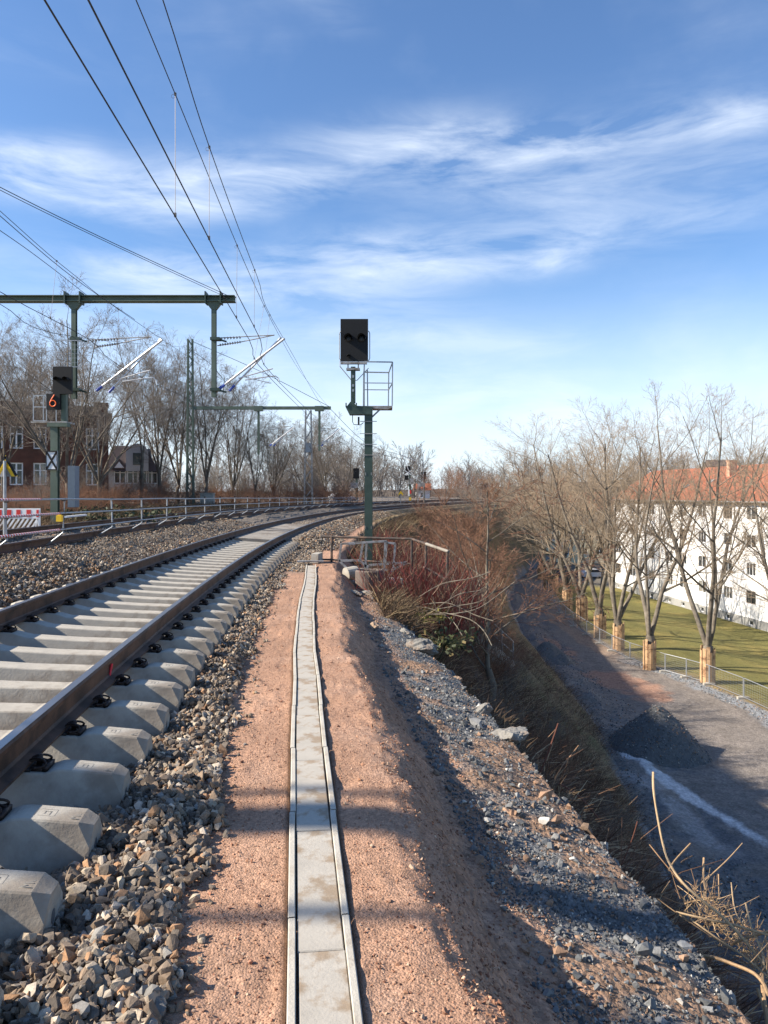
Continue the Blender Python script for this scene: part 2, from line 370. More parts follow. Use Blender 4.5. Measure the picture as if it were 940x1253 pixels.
# ---------------------------------------------------------------- terrain
def Xr(Y):
    Y = np.asarray(Y, float); a = -3.17+(Y-28)**2/460
    lin = -3.17+(100.0-28)**2/460+(Y-100)*2*(100.0-28)/460
    return np.where(Y > 100, lin, a)
TY = [0, 2.39, 5.26, 6.81, 7.96, 9.0, 11.5, 14.1, 17.8]
TX = [.09, -.183, -.517, -.682, -.82, -.922, -1.161, -1.35, -1.683]
def Xt(Y):
    Y = np.asarray(Y, float); a = np.interp(Y, TY, TX)
    return np.where(Y > 17.8, Xr(Y)+1.262+.35*sstep(Y, 19, 30), a)
def Xtoe(Y): return np.interp(Y, [0, 15, 24, 31, 41, 55, 67, 88, 110, 130, 200], [8.3, 8.4, 9.1, 10.1, 11.5, 11.7, 12.2, 14.5, 19.5, 26, 50])
LOW = -10.5
def H(X, Y, fine=True):
    X = np.asarray(X, float); Y = np.asarray(Y, float)
    o = X-Xr(Y); q = X-Xt(Y); toe = Xtoe(Y)
    zl = np.interp(o, [-90, -30, -12, -8.2, -7.3, -6.4, -5.65, -4.15, -3.55, -3.1, -2.6, -2.15, -1.9, .4, .75, 1.1],
                   [1.5, 1.0, .62, .42, .50, .63, .63, .54, .50, .40, .29, .26, .08, 0.0, .02, 0.0])
    far = sstep(Y, 22.3, 24.2)
    fill = np.interp(o, [-2.6, -2.2, -1.5, 0, .7, 1.15, 1.6, 1.9], [.25, .34, .33, .24, .30, .24, .02, 0])
    zl = zl*(1-far)+np.where(o > -2.6, np.maximum(fill, zl), zl)*far
    # mound of loose ballast between the tracks
    zl = zl+.16*np.exp(-((o+2.75)/.45)**2-((Y-10.5)/3.0)**2)
    crest = .55+.10*fbm(Y, 0*Y, 1.1, 3, 5)+.05*np.sin(Y*1.3)
    qq = q-crest+.5
    gr = sstep(Y, 12.5, 15.5)
    z1 = np.interp(qq, [-.7, .42, .52, .60, .82, 1.08, 1.9], [0, 0.01, -.03, -.10, -.33, -.40, -.64])
    t = np.clip((q-1.9)/np.maximum(toe-Xt(Y)-1.9, .5), 0, 1)
    # the rubble falls away steeply first, then the long slope to the road
    sl = -.62+(LOW+.62)*np.interp(t, [0, .06, .5, 1], [0, .09, .54, 1.0])
    zr = np.where(q < 1.9, z1, sl)
    # pit beside the rubble in front of the shrubs
    zr = zr-.75*np.exp(-((q-2.6)/.6)**2-((Y-12.2)/2.4)**2)
    z = np.where(qq > .42, zr, np.maximum(zl, 0*zr)); z = np.where((q > -.65) & (Y < 17), zr, z)
    if fine:
        dist = np.clip(Y/6, 1, 6)
        pz = sstep(q, -.72, -.6)*(1-sstep(qq, .5, .7))
        z = z+pz*(.010*fbm(X, Y, .12, 4, 11)+.012*fbm(X, Y, .7, 3, 21))
        bz = (1-sstep(q, -.72, -.6))*sstep(o, -60, -9.5)
        z = z+bz*(.045*fbm(X, Y, .16, 3, 31)+.10*fbm(X, Y, 1.3, 3, 33)*(np.abs(o+.75) > 1.5))
        fl = sstep(qq, .5, .7)*(1-sstep(q, 1.9, 2.3))
        z = z+fl*(.040*fbm(X, Y, .22, 4, 41)+.09*fbm(X, Y, .9, 3, 43))
        sz = sstep(q, 1.9, 2.3)*(1-sstep(X-toe, -1.2, -.1))
        z = z+sz*(.35*fbm(X, Y, 1.3, 5, 51)+.5*fbm(X, Y, 5, 2, 55))
        z = z+sstep(qq, .3, .5)*(1-sstep(qq, .8, 1.0))*(.038*fbm(X, Y, .16, 3, 47)-.03*np.abs(fbm(X, Y, .45, 3, 49)))
        z = z-pz*.011*sstep(fbm(X, Y, .22, 2, 63), .22, .34)+pz*.006*sstep(fbm(X, Y, .09, 2, 65), .3, .4)
        z = z-.03*(1-sstep(np.abs(q), .115, .135))*(Y < 17.9)
        # foot prints and hollows on the path
        z = z+.3*sstep(-o, 9, 30)*fbm(X, Y, 9, 3, 61)
    return z
def colour(X, Y):
    o = X-Xr(Y); q = X-Xt(Y); toe = Xtoe(Y)
    def C(*c): return np.array(c)[None, None, :]
    n1 = fbm(X, Y, .35, 4, 71)[..., None]; n2 = fbm(X, Y, 1.6, 4, 75)[..., None]
    red = C(.380, .224, .147)*(1+.22*n2)+C(.04, .035, .03)*np.maximum(n1, 0)*2
    bal = C(.16, .135, .11)*(1+.3*n1)
    grav = C(.165, .168, .168)*(1+.25*n1); rub = C(.28, .18, .12)
    brush = C(.075, .040, .024)*(1+.4*n1)
    dry = C(.27, .19, .105)*(1+.3*n2)+C(-.03, .0, -.01)*np.maximum(n1, 0)*3
    c = red*np.ones_like(n1)
    def over(base, new, w): w = np.clip(w, 0, 1)[..., None]; return base*(1-w)+new*w
    nn = n1[..., 0]; n22 = n2[..., 0]
    c = over(c, bal, 1-sstep(q+.13*nn, -.74, -.58))
    c = over(c, bal, sstep(Y, 15.5, 17)*(1-sstep(q, -.2, .1))*(1-sstep(Y, 24, 26)))
    c = over(c, dry, 1-sstep(o+1.0*n22, -9.2, -8.2))
    c = over(c, bal*1.15, sstep(Y, 24, 28)*(1-sstep(q, -.62, -.45)))
    # berm flank keeps the red sand, then grey gravel with patches of rubble
    w = sstep(q+.2*nn, 1.0, 1.25)
    patch = sstep(n22+.6*nn, .02, .16)
    c = over(c, grav*(1-patch[..., None])+rub*patch[..., None]*(1+.3*n1), w)
    c = over(c, brush, sstep(q+.35*nn, 1.95, 2.5)); c = over(c, C(.17, .10, .065)*(1+.3*n1), sstep(q, 2.3, 2.8)*sstep(nn+.5*n22, .05, .3)*.8)
    c = over(c, dry*.8, sstep(Y, 20, 30)*sstep(q, .35, .7)); c = over(c, dry*.8, sstep(Y, 40, 48)*sstep(q, -1.0, -.6))
    c = over(c, C(.20, .20, .205)*(1+.2*n1), sstep(X-toe+.6*n22, -.9, -.1))
    return c
def grid(name, Xs, Ys, Zs, cols, mt):
    r, k = Xs.shape; V = np.stack([Xs, Ys, Zs], -1).reshape(-1, 3); i = np.arange(r*k).reshape(r, k)
    f = np.stack([i[:-1, :-1], i[:-1, 1:], i[1:, 1:], i[1:, :-1]], -1).reshape(-1, 4)
    mb = MB(); mb.raw(V, f); o = bpy.data.objects.new(name, mb.mesh(name, mt, True, cols=np.clip(cols, 0.004, 1).reshape(-1, 3))); link(o); o['kind'] = 'structure'; return o
yl = [0.9]
while yl[-1] < 210: yl.append(yl[-1]*1.0105+.002)
yl = np.array(yl)
def strip(name, fa, fb, n, mt, gamma=1.0):
    t = np.linspace(0, 1, n)**gamma; A = fa(yl)[:, None]; B = fb(yl)[:, None]
    X = A+(B-A)*t[None]; Y = np.repeat(yl[:, None], n, 1); Z = H(X, Y)
    grid(name, X, Y, Z, colour(X, Y), mt)
strip('ground', lambda y: Xr(y)-9.0, lambda y: Xr(y)*0-190, 70, M['far'], 1.8)
strip('track_bed', lambda y: Xr(y)-9.0, lambda y: Xt(y)-.74, 230, M['bed'])
strip('footpath', lambda y: Xt(y)-.74, lambda y: Xt(y)+.62, 110, M['path'])
strip('embankment', lambda y: Xt(y)+.62, lambda y: Xt(y)+2.2, 90, M['slope'])
strip('embankment_slope', lambda y: Xt(y)+2.2, lambda y: Xtoe(y), 110, M['slope'])
# lower ground: gravel road, lawn, far hill
FX = lambda Y: np.interp(Y, [0, 30, 42.8, 51.3, 56, 71, 95, 130, 210], [20, 21, 21.2, 20.0, 18.0, 17.6, 20, 28, 52])      # line of the site fence
def lowz(X, Y):
    z = LOW-1.0*sstep(X, 21, 34)+.05*fbm(X, Y, 2.2, 4, 81)+.10*fbm(X, Y, 8, 2, 85)
    z = z+.30*np.exp(-((X-Xtoe(Y)-.3)/1.3)**2)*(1+fbm(X, Y, 1.5, 3, 88)*1.5)
    return z
def lowcol(X, Y):
    def C(*c): return np.array(c)[None, None, :]
    n1 = fbm(X, Y, .8, 4, 91); n2 = fbm(X, Y, 4, 4, 95); fx = FX(Y)
    def over(base, new, w): w = np.clip(w, 0, 1)[..., None]; return base*(1-w)+new*w
    c = C(.205, .178, .155)*(1+.25*n1[..., None])
    for (cx, cy, sx, sy) in ((15.2, 50.5, 2.2, 2.6), (16.2, 47.5, 1.6, 3.0), (13.6, 60, 1.2, 5)):
        e = ((X-cx)/sx)**2+((Y-cy)/sy)**2; c = over(c, C(.34, .20, .14), (1-sstep(e+n1*.9, .3, 1.15))*.95)
    c = over(c, C(.27, .20, .15), (1-sstep(np.abs(X-fx+.9)+.8*n1, .5, 1.1))*sstep(Y, 52, 60))
    # grey heaps of chippings along the road edge
    c = over(c, C(.24, .25, .26), (1-sstep(np.abs(X-fx+.2)+.6*n1, .4, .9))*(1-sstep(Y, 52, 60)))
    c = over(c, C(.13, .13, .135), sstep(n1+n2, .15, .45)*(1-sstep(X-Xtoe(Y), 2.0, 4.5)))
    # pale dried slurry along the foot of the slope
    lx = np.interp(Y, [26, 27.5, 31, 34, 36.5, 38], [13.6, 13.1, 12.2, 11.5, 11.1, 11.0])
    d = np.abs(X-lx-.35*n2); c = over(c, C(.60, .57, .55), (1-sstep(d+.5*n1, .28, .50))*sstep(Y, 26, 27.6)*(1-sstep(Y, 35.5, 37)))
    lx2 = np.interp(Y, [25, 29, 33], [11.6, 11.0, 10.6]); c = over(c, C(.30, .275, .255), (1-sstep(np.abs(X-lx2-.5*n2)+.8*n1, .2, .7))*sstep(Y, 25, 27)*(1-sstep(Y, 32, 34)))
    lawn = C(.155, .142, .045)*(1+.25*n2[..., None])+C(.07, .035, .01)*np.maximum(n1+n2, 0)[..., None]*1.2
    lw = sstep(X-fx-.9+.5*n1, 0, .6)
    c = over(c, C(.22, .165, .085)*(1+.3*n1[..., None]), sstep(X-fx-.2+.4*n1, 0, .4))
    c = over(c, lawn, lw)
    c = over(c, C(.17, .15, .12), sstep(Y, 104, 112)*(1-sstep(X, 60, 70)))
    return c
yl2 = np.concatenate([np.linspace(8, 60, 230), np.linspace(60.6, 212, 120)])
def strip2(name, fa, fb, n, mt):
    t = np.linspace(0, 1, n); A = fa(yl2)[:, None]; B = fb(yl2)[:, None]; X = A+(B-A)*t[None]; Y = np.repeat(yl2[:, None], n, 1)
    grid(name, X, Y, lowz(X, Y), lowcol(X, Y), mt)
M['road'] = ground_mat('crushed_stone_road', .04, 5, 16); M['lawnm'] = ground_mat('short_winter_grass', .03, 7, 30)
strip2('gravel_road', lambda y: Xtoe(y)-1.6, lambda y: FX(y)+.6, 120, M['road'])
strip2('lawn', lambda y: FX(y)+.6, lambda y: FX(y)*0+120, 110, M['lawnm'])
def hillz(X, Y):
    return LOW-1.2+sstep(Y+.10*np.abs(X-40), 175, 380)*(14+8*np.exp(-((X-150)/90)**2)+3*fbm(X, Y, 120, 2, 99))+.9*fbm(X, Y, 30, 3, 97)
hx = np.linspace(-900, 1100, 90); hy = np.concatenate([np.linspace(205, 480, 36), np.linspace(500, 2400, 12)])
HX, HYY = np.meshgrid(hx, hy)
cc = np.array([.085, .062, .045])[None, None]*(1+.4*fbm(HX, HYY, 20, 3, 3)[..., None])
grid('hills', HX, HYY, hillz(HX, HYY), cc, M['far'])
# plain ground reaching to the sides and behind the camera
mbp = MB(); mbp.raw([(-900, -60, -12.6), (1100, -60, -12.6), (1100, 2400, -12.6), (-900, 2400, -12.6)], [(0, 1, 2, 3)])
po = bpy.data.objects.new('plain', mbp.mesh('plain', mat('plain_earth', (.10, .085, .06), .95))); link(po); po['kind'] = 'structure'

# ---------------------------------------------------------------- stones
def hull(seed, npt=13, flat=.75):
    r = np.random.RandomState(seed); p = r.normal(size=(npt, 3)); p /= np.linalg.norm(p, axis=1, keepdims=True); p *= r.uniform(.75, 1.0, (npt, 1))
    p *= np.array([1, r.uniform(.6, .9), flat*r.uniform(.65, 1)])
    bm = bmesh.new(); [bm.verts.new(q) for q in p]; res = bmesh.ops.convex_hull(bm, input=bm.verts)
    bmesh.ops.delete(bm, geom=[v for v in bm.verts if not v.link_faces], context='VERTS')
    bmesh.ops.triangulate(bm, faces=bm.faces); bm.verts.index_update()
    V = np.array([v.co[:] for v in bm.verts]); Fc = np.array([[v.index for v in f.verts] for f in bm.faces]); bm.free(); return V*.5, Fc
HULLS = [hull(i) for i in range(14)]; SMALL = [hull(50+i, 8) for i in range(8)]
def rotmats(n, rs):
    q = rs.normal(size=(n, 4)); q /= np.linalg.norm(q, axis=1, keepdims=True); w, x, y, z = q.T
    return np.stack([1-2*(y*y+z*z), 2*(x*y-z*w), 2*(x*z+y*w), 2*(x*y+z*w), 1-2*(x*x+z*z), 2*(y*z-x*w), 2*(x*z-y*w), 2*(y*z+x*w), 1-2*(x*x+y*y)], 1).reshape(n, 3, 3)
def scatter(mb, pos, size, protos, rs):
    k = rs.randint(0, len(protos), len(pos)); Rm = rotmats(len(pos), rs)
    for i, (V, Fc) in enumerate(protos):
        s = np.where(k == i)[0]
        if not len(s): continue
        W = np.einsum('nij,vj->nvi', Rm[s], V)*size[s][:, None, None]+pos[s][:, None]
        mb.raw(W.reshape(-1, 3), (Fc[None]+(np.arange(len(s))*len(V))[:, None, None]).reshape(-1, 3))
def stones_in(mb, n, fa, fb, y0, y1, smin, smax, rs, protos=HULLS, sink=.12, power=1.0, layers=.0, zfun=H, mask=None):
    """n stones between X=fa(Y) and X=fb(Y); nearer rows get more of them"""
    u = rs.rand(n); Y = y0*(y1/y0)**u if power else y0+(y1-y0)*u
    A = fa(Y); B = fb(Y); X = A+(B-A)*rs.rand(n)
    s = smin+(smax-smin)*rs.rand(n)**2.0
    if mask is not None:
        k = mask(X, Y) > rs.rand(n); X, Y, s = X[k], Y[k], s[k]
    Z = zfun(X, Y)+s*(.5-sink-.25)+rs.rand(len(X))*layers
    scatter(mb, np.stack([X, Y, Z], 1), s, protos, rs)
rs = np.random.RandomState(3)
mb = MB()
lim = lambda y: Xt(y)-.55+.16*fbm(y, y*0, .5, 3, 8)
stones_in(mb, 13000, lambda y: Xr(y)+.45, lim, 1.9, 24, .028, .085, rs, layers=.035)
stones_in(mb, 1100, lambda y: Xr(y)+.50, lim, 1.8, 5.0, .05, .12, rs, layers=.03)
stones_in(mb, 500, lambda y: Xt(y)-.70, lambda y: Xt(y)-.42, 1.9, 14, .02, .07, rs)
stones_in(mb, 7500, lambda y: Xr(y)-2.15, lambda y: Xr(y)+.6, 2.2, 24, .04, .085, rs, layers=.03)
single('track_ballast', mb, M['stone'], 'loose grey and brown ballast stones around the near track sleepers', 'ballast', kind='stuff')
mb = MB()
stones_in(mb, 14000, lambda y: Xr(y)-4.0, lambda y: Xr(y)-2.05, 5, 34, .04, .09, rs, layers=.05)
stones_in(mb, 3500, lambda y: Xr(y)-3.3, lambda y: Xr(y)-2.2, 7, 14, .05, .11, rs, layers=.08)
stones_in(mb, 3000, lambda y: Xr(y)-5.7, lambda y: Xr(y)-4.1, 8, 34, .05, .09, rs, layers=.02)
stones_in(mb, 2500, lambda y: Xr(y)-8.2, lambda y: Xr(y)-5.7, 14, 45, .05, .12, rs)
single('verge_ballast', mb, M['stone'], 'heaped ballast stones between the two railway tracks', 'ballast', kind='stuff')
mb = MB()
stones_in(mb, 7000, lambda y: Xr(y)+.5, lambda y: Xr(y)+1.75, 22.5, 60, .05, .13, rs, layers=.05)
stones_in(mb, 1800, lambda y: Xr(y)+.8, lambda y: Xt(y)+.0, 16.5, 24, .05, .10, rs)
stones_in(mb, 2500, lambda y: Xr(y)-1.4, lambda y: Xr(y)-.1, 24, 60, .04, .07, rs)
single('shoulder_ballast', mb, M['stone'], 'ballast shoulder piled beside the far curve of the near track', 'ballast', kind='stuff')
mb = MB()
gm = lambda X, Y: np.clip(1.1-2.2*sstep(fbm(X, Y, 1.6, 4, 75)+.6*fbm(X, Y, .35, 4, 71), .02, .2), .25, 1)
stones_in(mb, 46000, lambda y: Xt(y)+.92, lambda y: Xt(y)+2.1, 2.2, 20, .008, .034, rs, SMALL, mask=gm)
stones_in(mb, 1900, lambda y: Xt(y)+.90, lambda y: Xt(y)+2.5, 2.2, 20, .03, .085, rs, HULLS, power=1)
stones_in(mb, 110, lambda y: Xt(y)+1.5, lambda y: Xt(y)+2.8, 3.5, 18, .08, .17, rs, HULLS)
single('rubble_gravel', mb, M['gravel'], 'grey crushed gravel and rubble along the edge of the embankment', 'gravel', kind='stuff')
mb = MB()
stones_in(mb, 15000, lambda y: Xt(y)-.64, lambda y: Xt(y)+.68, 1.9, 13, .005, .017, rs, SMALL, mask=lambda X, Y: (np.abs(X-Xt(Y)) > .15)*1.0)
stones_in(mb, 9000, lambda y: Xt(y)+.45, lambda y: Xt(y)+1.15, 1.9, 16, .006, .028, rs, SMALL)
stones_in(mb, 500, lambda y: Xt(y)-.66, lambda y: Xt(y)+.6, 1.9, 14, .015, .04, rs, HULLS, mask=lambda X, Y: (np.abs(X-Xt(Y)) > .15)*1.0)
single('red_grit', mb, M['redgrit'], 'fine red grit strewn over the sandy path and its bank', 'grit', kind='stuff')
# heaps and chippings below
mb = MB()
stones_in(mb, 5000, lambda y: Xtoe(y)-.8, lambda y: Xtoe(y)+2.6, 22, 75, .05, .16, rs, SMALL, zfun=lowz, mask=lambda X, Y: ((Y < 25.5) | (Y > 37.5) | (X < Xtoe(Y)+.5))*1.0)
stones_in(mb, 1500, lambda y: FX(y)-1.0, lambda y: FX(y)+.5, 34, 56, .06, .16, rs, SMALL, zfun=lowz)
single('roadside_chippings', mb, M['gravel'], 'grey chippings lying along the foot of the slope and road edge', 'gravel', kind='stuff')
def heap(cx, cy, r, h, n, name, label, seed):
    a = np.random.RandomState(seed); gx = np.linspace(-1.25*r, 1.25*r, 60); X, Y = np.meshgrid(gx, gx)
    d = np.sqrt(X**2+Y**2)/r+.12*fbm(X, Y, 1.2, 3, seed); f = np.clip(1-d, 0, 1)
    Z = h*np.minimum(f*1.12, .86+.14*f)+.06*fbm(X, Y, .4, 3, seed+1)
    Z = Z+lowz(X+cx, Y+cy)-.07
    mbh = MB(); i = np.arange(3600).reshape(60, 60)
    mbh.raw(np.stack([X+cx, Y+cy, Z], -1).reshape(-1, 3), np.stack([i[:-1, :-1], i[:-1, 1:], i[1:, 1:], i[1:, :-1]], -1).reshape(-1, 4))
    th = Thing(name, label, 'gravel heap', (cx, cy, LOW))
    o = th.part('heap', mbh, M['heap'], smooth=True)
    mb2 = MB(); k = a.randint(0, 3600, n); jx = a.normal(0, .05, (n, 2))
    m = f.reshape(-1)[k] > .01; k = k[m]; jx = jx[m]
    pos = np.stack([(X+cx).reshape(-1)[k]+jx[:, 0], (Y+cy).reshape(-1)[k]+jx[:, 1], Z.reshape(-1)[k]+.01], 1)
    scatter(mb2, pos, a.uniform(.04, .13, len(k)), SMALL, a); p = th.part('chippings', mb2, M['gravel']); p['kind'] = 'stuff'
M['heap'] = mat('heap_stone', (.115, .115, .112), .95, 0, .3, 9, .05, 10)
heap(12.9, 36.3, 2.25, 2.25, 5200, 'gravel_heap', 'tall cone of grey gravel on the lower road, top catching the sun', 5)
heap(11.6, 55.5, 2.3, 1.2, 1200, 'gravel_heap', 'low dark gravel heap in the shade by the stair foot', 9)

# ---------------------------------------------------------------- rails and sleepers
def railprof():
    h = .172; return [(-.075, 0), (.075, 0), (.075, .012), (.02, .030), (.0085, .045), (.0085, .125), (.034, .137), (.036, .160), (.028, .172), (-.028, .172), (-.036, .160), (-.034, .137), (-.0085, .125), (-.0085, .045), (-.02, .030), (-.075, .012)]
def sweep(mb, off, z, prof, ys, closed=True, cant=0.0):
    X = Xr(ys)+off; n = len(prof); V = []
    sl = np.gradient(Xr(ys), ys); nx = 1/np.sqrt(1+sl**2); ny = -sl*nx
    for i, y in enumerate(ys):
        for (a, b) in prof: V.append((X[i]+a*nx[i], y+a*ny[i], z+b))
    idx = np.arange(len(ys)*n).reshape(-1, n); nx_ = np.roll(idx, -1, 1)
    f = np.stack([idx[:-1], nx_[:-1], nx_[1:], idx[1:]], -1)
    if not closed: f = f[:, :-1]
    mb.raw(V, f.reshape(-1, 4))
ysr = np.concatenate([np.linspace(.6, 30, 60), np.linspace(31, 150, 100)])
def rail(off, ztop, label):
    th = Thing('rail', label, 'rail', (float(Xr(.6))+off, .6, ztop-.172))
    mb = MB(); sweep(mb, off, ztop-.172, railprof(), ysr); body = th.part('rail_profile', mb, M['rail_side'])
    mb = MB(); sweep(mb, off, ztop+.0015, [(-.026, 0), (-.026, .0015), (.026, .0015), (.026, 0)], ysr); th.part('running_surface', mb, M['rail_top'])
    return th
RT = .41
r1 = rail(0, RT, 'rusty rail of the near track, the one closest to the sandy path')
mbs = MB()
for (py, h, dx) in ((836, .06, .03),):
    y = 5.62+dx*8; x = float(Xr(y)); mbs.tube([(x+.012, y, RT-.15), (x+.014, y+.02, RT-.10), (x+.02, y+.03, RT-.055)], .010, 6) if py > 820 else mbs.tube([(x+.0385, y+.05, RT-.04), (x+.0395, y+.06, RT-.015)], .006, 6)
r1.part('paint_mark', mbs, M['spray'], label='red sprayed mark on the rail web')
rail(-1.507, RT+.10, 'rusty rail of the near track, the one on its outer left side')
rail(-4.15, .75, 'dark rail of the far track nearest the metal barrier')
rail(-5.657, .85, 'dark rail of the far track, furthest from the sandy path')

def sleeper_mesh():
    # cross-sections along the length (local x), each a trapezoid
    st = [(0, .175, .20), (.45, .182, .20), (.58, .212, .17), (.62, .215, .16), (.88, .215, .16), (.905, .212, .16), (.96, .232, .155), (1.0, .236, .15), (1.245, .222, .15)]
    xs = [(-x, h, w) for x, h, w in st[::-1][:-1]]+st
    mb = MB(); V = []
    for x, h, w in xs:
        e = 1.3-abs(x); bot = .30; c = .006
        V += [(x, -bot/2, 0), (x, -w/2-c, h-c*1.3), (x, -w/2, h), (x, w/2, h), (x, w/2+c, h-c*1.3), (x, bot/2, 0)]
    # end faces with chamfer
    n = 6
    def end(sgn):
        x = sgn*1.305; return [(x, -.145, 0), (x, -.112, .125), (x, -.045, .200), (x, .045, .200), (x, .112, .125), (x, .145, 0)]
    V = end(-1)+V+end(1); k = len(xs)+2
    idx = np.arange(k*n).reshape(k, n); nx_ = np.roll(idx, -1, 1)
    mb.raw(V, np.stack([idx[:-1], idx[1:], nx_[1:], nx_[:-1]], -1).reshape(-1, 4))
    b = 0; mb.L.append(np.arange(n)); mb.T.append(np.array([n])); mb.L.append(np.arange((k-1)*n, k*n)[::-1]); mb.T.append(np.array([n]))
    return mb
slm = sleeper_mesh().mesh('sleeper_body', M['concrete'], recalc=True)
def clip_mb():
    mb = MB(); sgn = 1
    mb.box((.125, 0, .226), (.09, .15, .022)); mb.box((.165, 0, .234), (.03, .15, .03))
    mb.lathe([(.018, .235), (.018, .262), (.026, .264), (.026, .272), (.017, .274), (.017, .298), (.012, .302)], 8, (.115, 0, 0))
    for s in (-1, 1):
        a = np.linspace(0, math.pi*1.55, 12); loop = [(.115-.05*math.cos(t)*1.0+.0, s*(.022+.028*(1-math.cos(t*.64))), .262+.024*math.sin(t)) for t in a]
        mb.tube(loop, .0075, 6)
        mb.tube([(.070, s*.022, .262), (.115, s*.012, .272), (.16, s*.03, .25)], .0075, 6)
    return mb
cm = clip_mb().mesh('rail_clip', M['plate'], True)
padmb = MB(); padmb.box((0, 0, .222), (.16, .15, .012)); padm = padmb.mesh('rail_pad', M['rubber'])
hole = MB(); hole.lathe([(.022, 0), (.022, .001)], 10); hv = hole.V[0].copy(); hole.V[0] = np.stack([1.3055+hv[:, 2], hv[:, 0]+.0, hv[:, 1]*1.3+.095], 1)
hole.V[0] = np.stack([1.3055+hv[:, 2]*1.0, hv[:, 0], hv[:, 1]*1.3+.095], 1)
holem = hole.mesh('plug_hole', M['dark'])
def text_mesh(txt, size, m, ext=.0012):
    c = bpy.data.curves.new('txt', 'FONT'); c.body = txt; c.size = size; c.extrude = ext; c.align_x = 'CENTER'; c.align_y = 'CENTER'
    o = bpy.data.objects.new('txt', c); col.objects.link(o); dg = bpy.context.evaluated_depsgraph_get()
    me = bpy.data.meshes.new_from_object(o.evaluated_get(dg)); bpy.data.objects.remove(o); me.materials.clear(); me.materials.append(m); return me
M['cast'] = mat('cast_letters', (.22, .205, .18), .9)
mk1 = text_mesh('M02', .062, M['cast']); mk2 = None
mbk = MB(); mbk.box((-.05, 0, 0), (.004, .07, .003))
for s_ in (-1, 1): mbk.box((0, s_*.034, 0), (.07, .0025, .003))
mbk.box((.036, 0, 0), (.0025, .066, .003)); mbk.box((0, .012, 0), (.03, .004, .004)); mbk.box((.012, -.006, 0), (.004, .04, .004)); mbk.box((-.012, .0, 0), (.004, .03, .004))
mk2 = mbk.mesh('maker_mark', M['cast'])
ORD = ['nearest', 'second', 'third', 'fourth', 'fifth', 'sixth', 'seventh', 'eighth', 'ninth', 'tenth', 'eleventh', 'twelfth', 'thirteenth', 'fourteenth', 'fifteenth', 'sixteenth', 'seventeenth', 'eighteenth', 'nineteenth', 'twentieth',
       'twenty-first', 'twenty-second', 'twenty-third', 'twenty-fourth', 'twenty-fifth', 'twenty-sixth', 'twenty-seventh', 'twenty-eighth', 'twenty-ninth', 'thirtieth', 'thirty-first', 'thirty-second', 'thirty-third', 'thirty-fourth', 'thirty-fifth', 'thirty-sixth', 'thirty-seventh', 'thirty-eighth']
CANT = math.atan(.10/1.507)
ks = 0
for k in range(-1, 35):
    y = 2.82+.597*k
    s = float((Xr(y+.01)-Xr(y-.01))/.02); th = -math.atan(s)
    # centre so that the right rail seat sits under the right rail
    cx = float(Xr(y))-.7535*math.cos(th); cy = y-.7535*math.sin(th)
    e = bpy.data.objects.new('concrete_sleeper', None); e.empty_display_size = .2; link(e)
    e.location = (cx, cy, .013+.05); e.rotation_euler = (0, CANT, th)
    if ks < len(ORD):
        lab = ('pale concrete sleeper of the near track, %s counted from the camera' % (ORD[ks] if ks else 'nearest one'))
    tag(e, lab, 'railway sleeper', 'concrete sleepers under the near track')
    b = bpy.data.objects.new('sleeper_body', slm); link(b, e)
    for sx in (-.7535, .7535):
        p = bpy.data.objects.new('rail_pad', padm); link(p, e); p.location = (sx, 0, 0)
        for d in (0, math.pi):
            c = bpy.data.objects.new('rail_clip', cm); link(c, e); c.location = (sx, 0, .03); c.rotation_euler = (0, 0, d); c.scale = (.9, .8, .85)
    if k < 12:
        c = bpy.data.objects.new('plug_hole', holem); link(c, e)
        c = bpy.data.objects.new('cast_mark', mk1); link(c, e); c.location = (1.215, 0, .2225); c.rotation_euler = (0, R(3.4), R(90))
        c = bpy.data.objects.new('maker_mark', mk2); link(c, e); c.location = (1.09, 0, .2300); c.rotation_euler = (0, R(3.4), 0)
    ks += 1
# flat dusty concrete cover slabs in the track beyond the last bare sleeper
for i, (y0, y1) in enumerate(((23.0, 26.0), (26.1, 29.4), (29.5, 34))):
    mb = MB(); ys = np.linspace(y0, y1, 8); sweep(mb, -.7535, .30, [(-.60, -.03), (.60, -.09), (.60, -.01), (-.60, .06)], ys)
    mb.L.append(np.array([3, 2, 1, 0])); mb.T.append(np.array([4])); b = (len(ys)-1)*4; mb.L.append(np.array([b, b+1, b+2, b+3])); mb.T.append(np.array([4]))
    single('track_cover_slab', mb, M['cover'], ['flat grey slab between the rails right behind the bare sleepers', 'flat grey slab between the rails, middle of the three', 'flat grey slab between the rails, furthest into the curve'][i], 'cover slab', 'grey slabs lying between the rails', loc=(0, 0, 0))

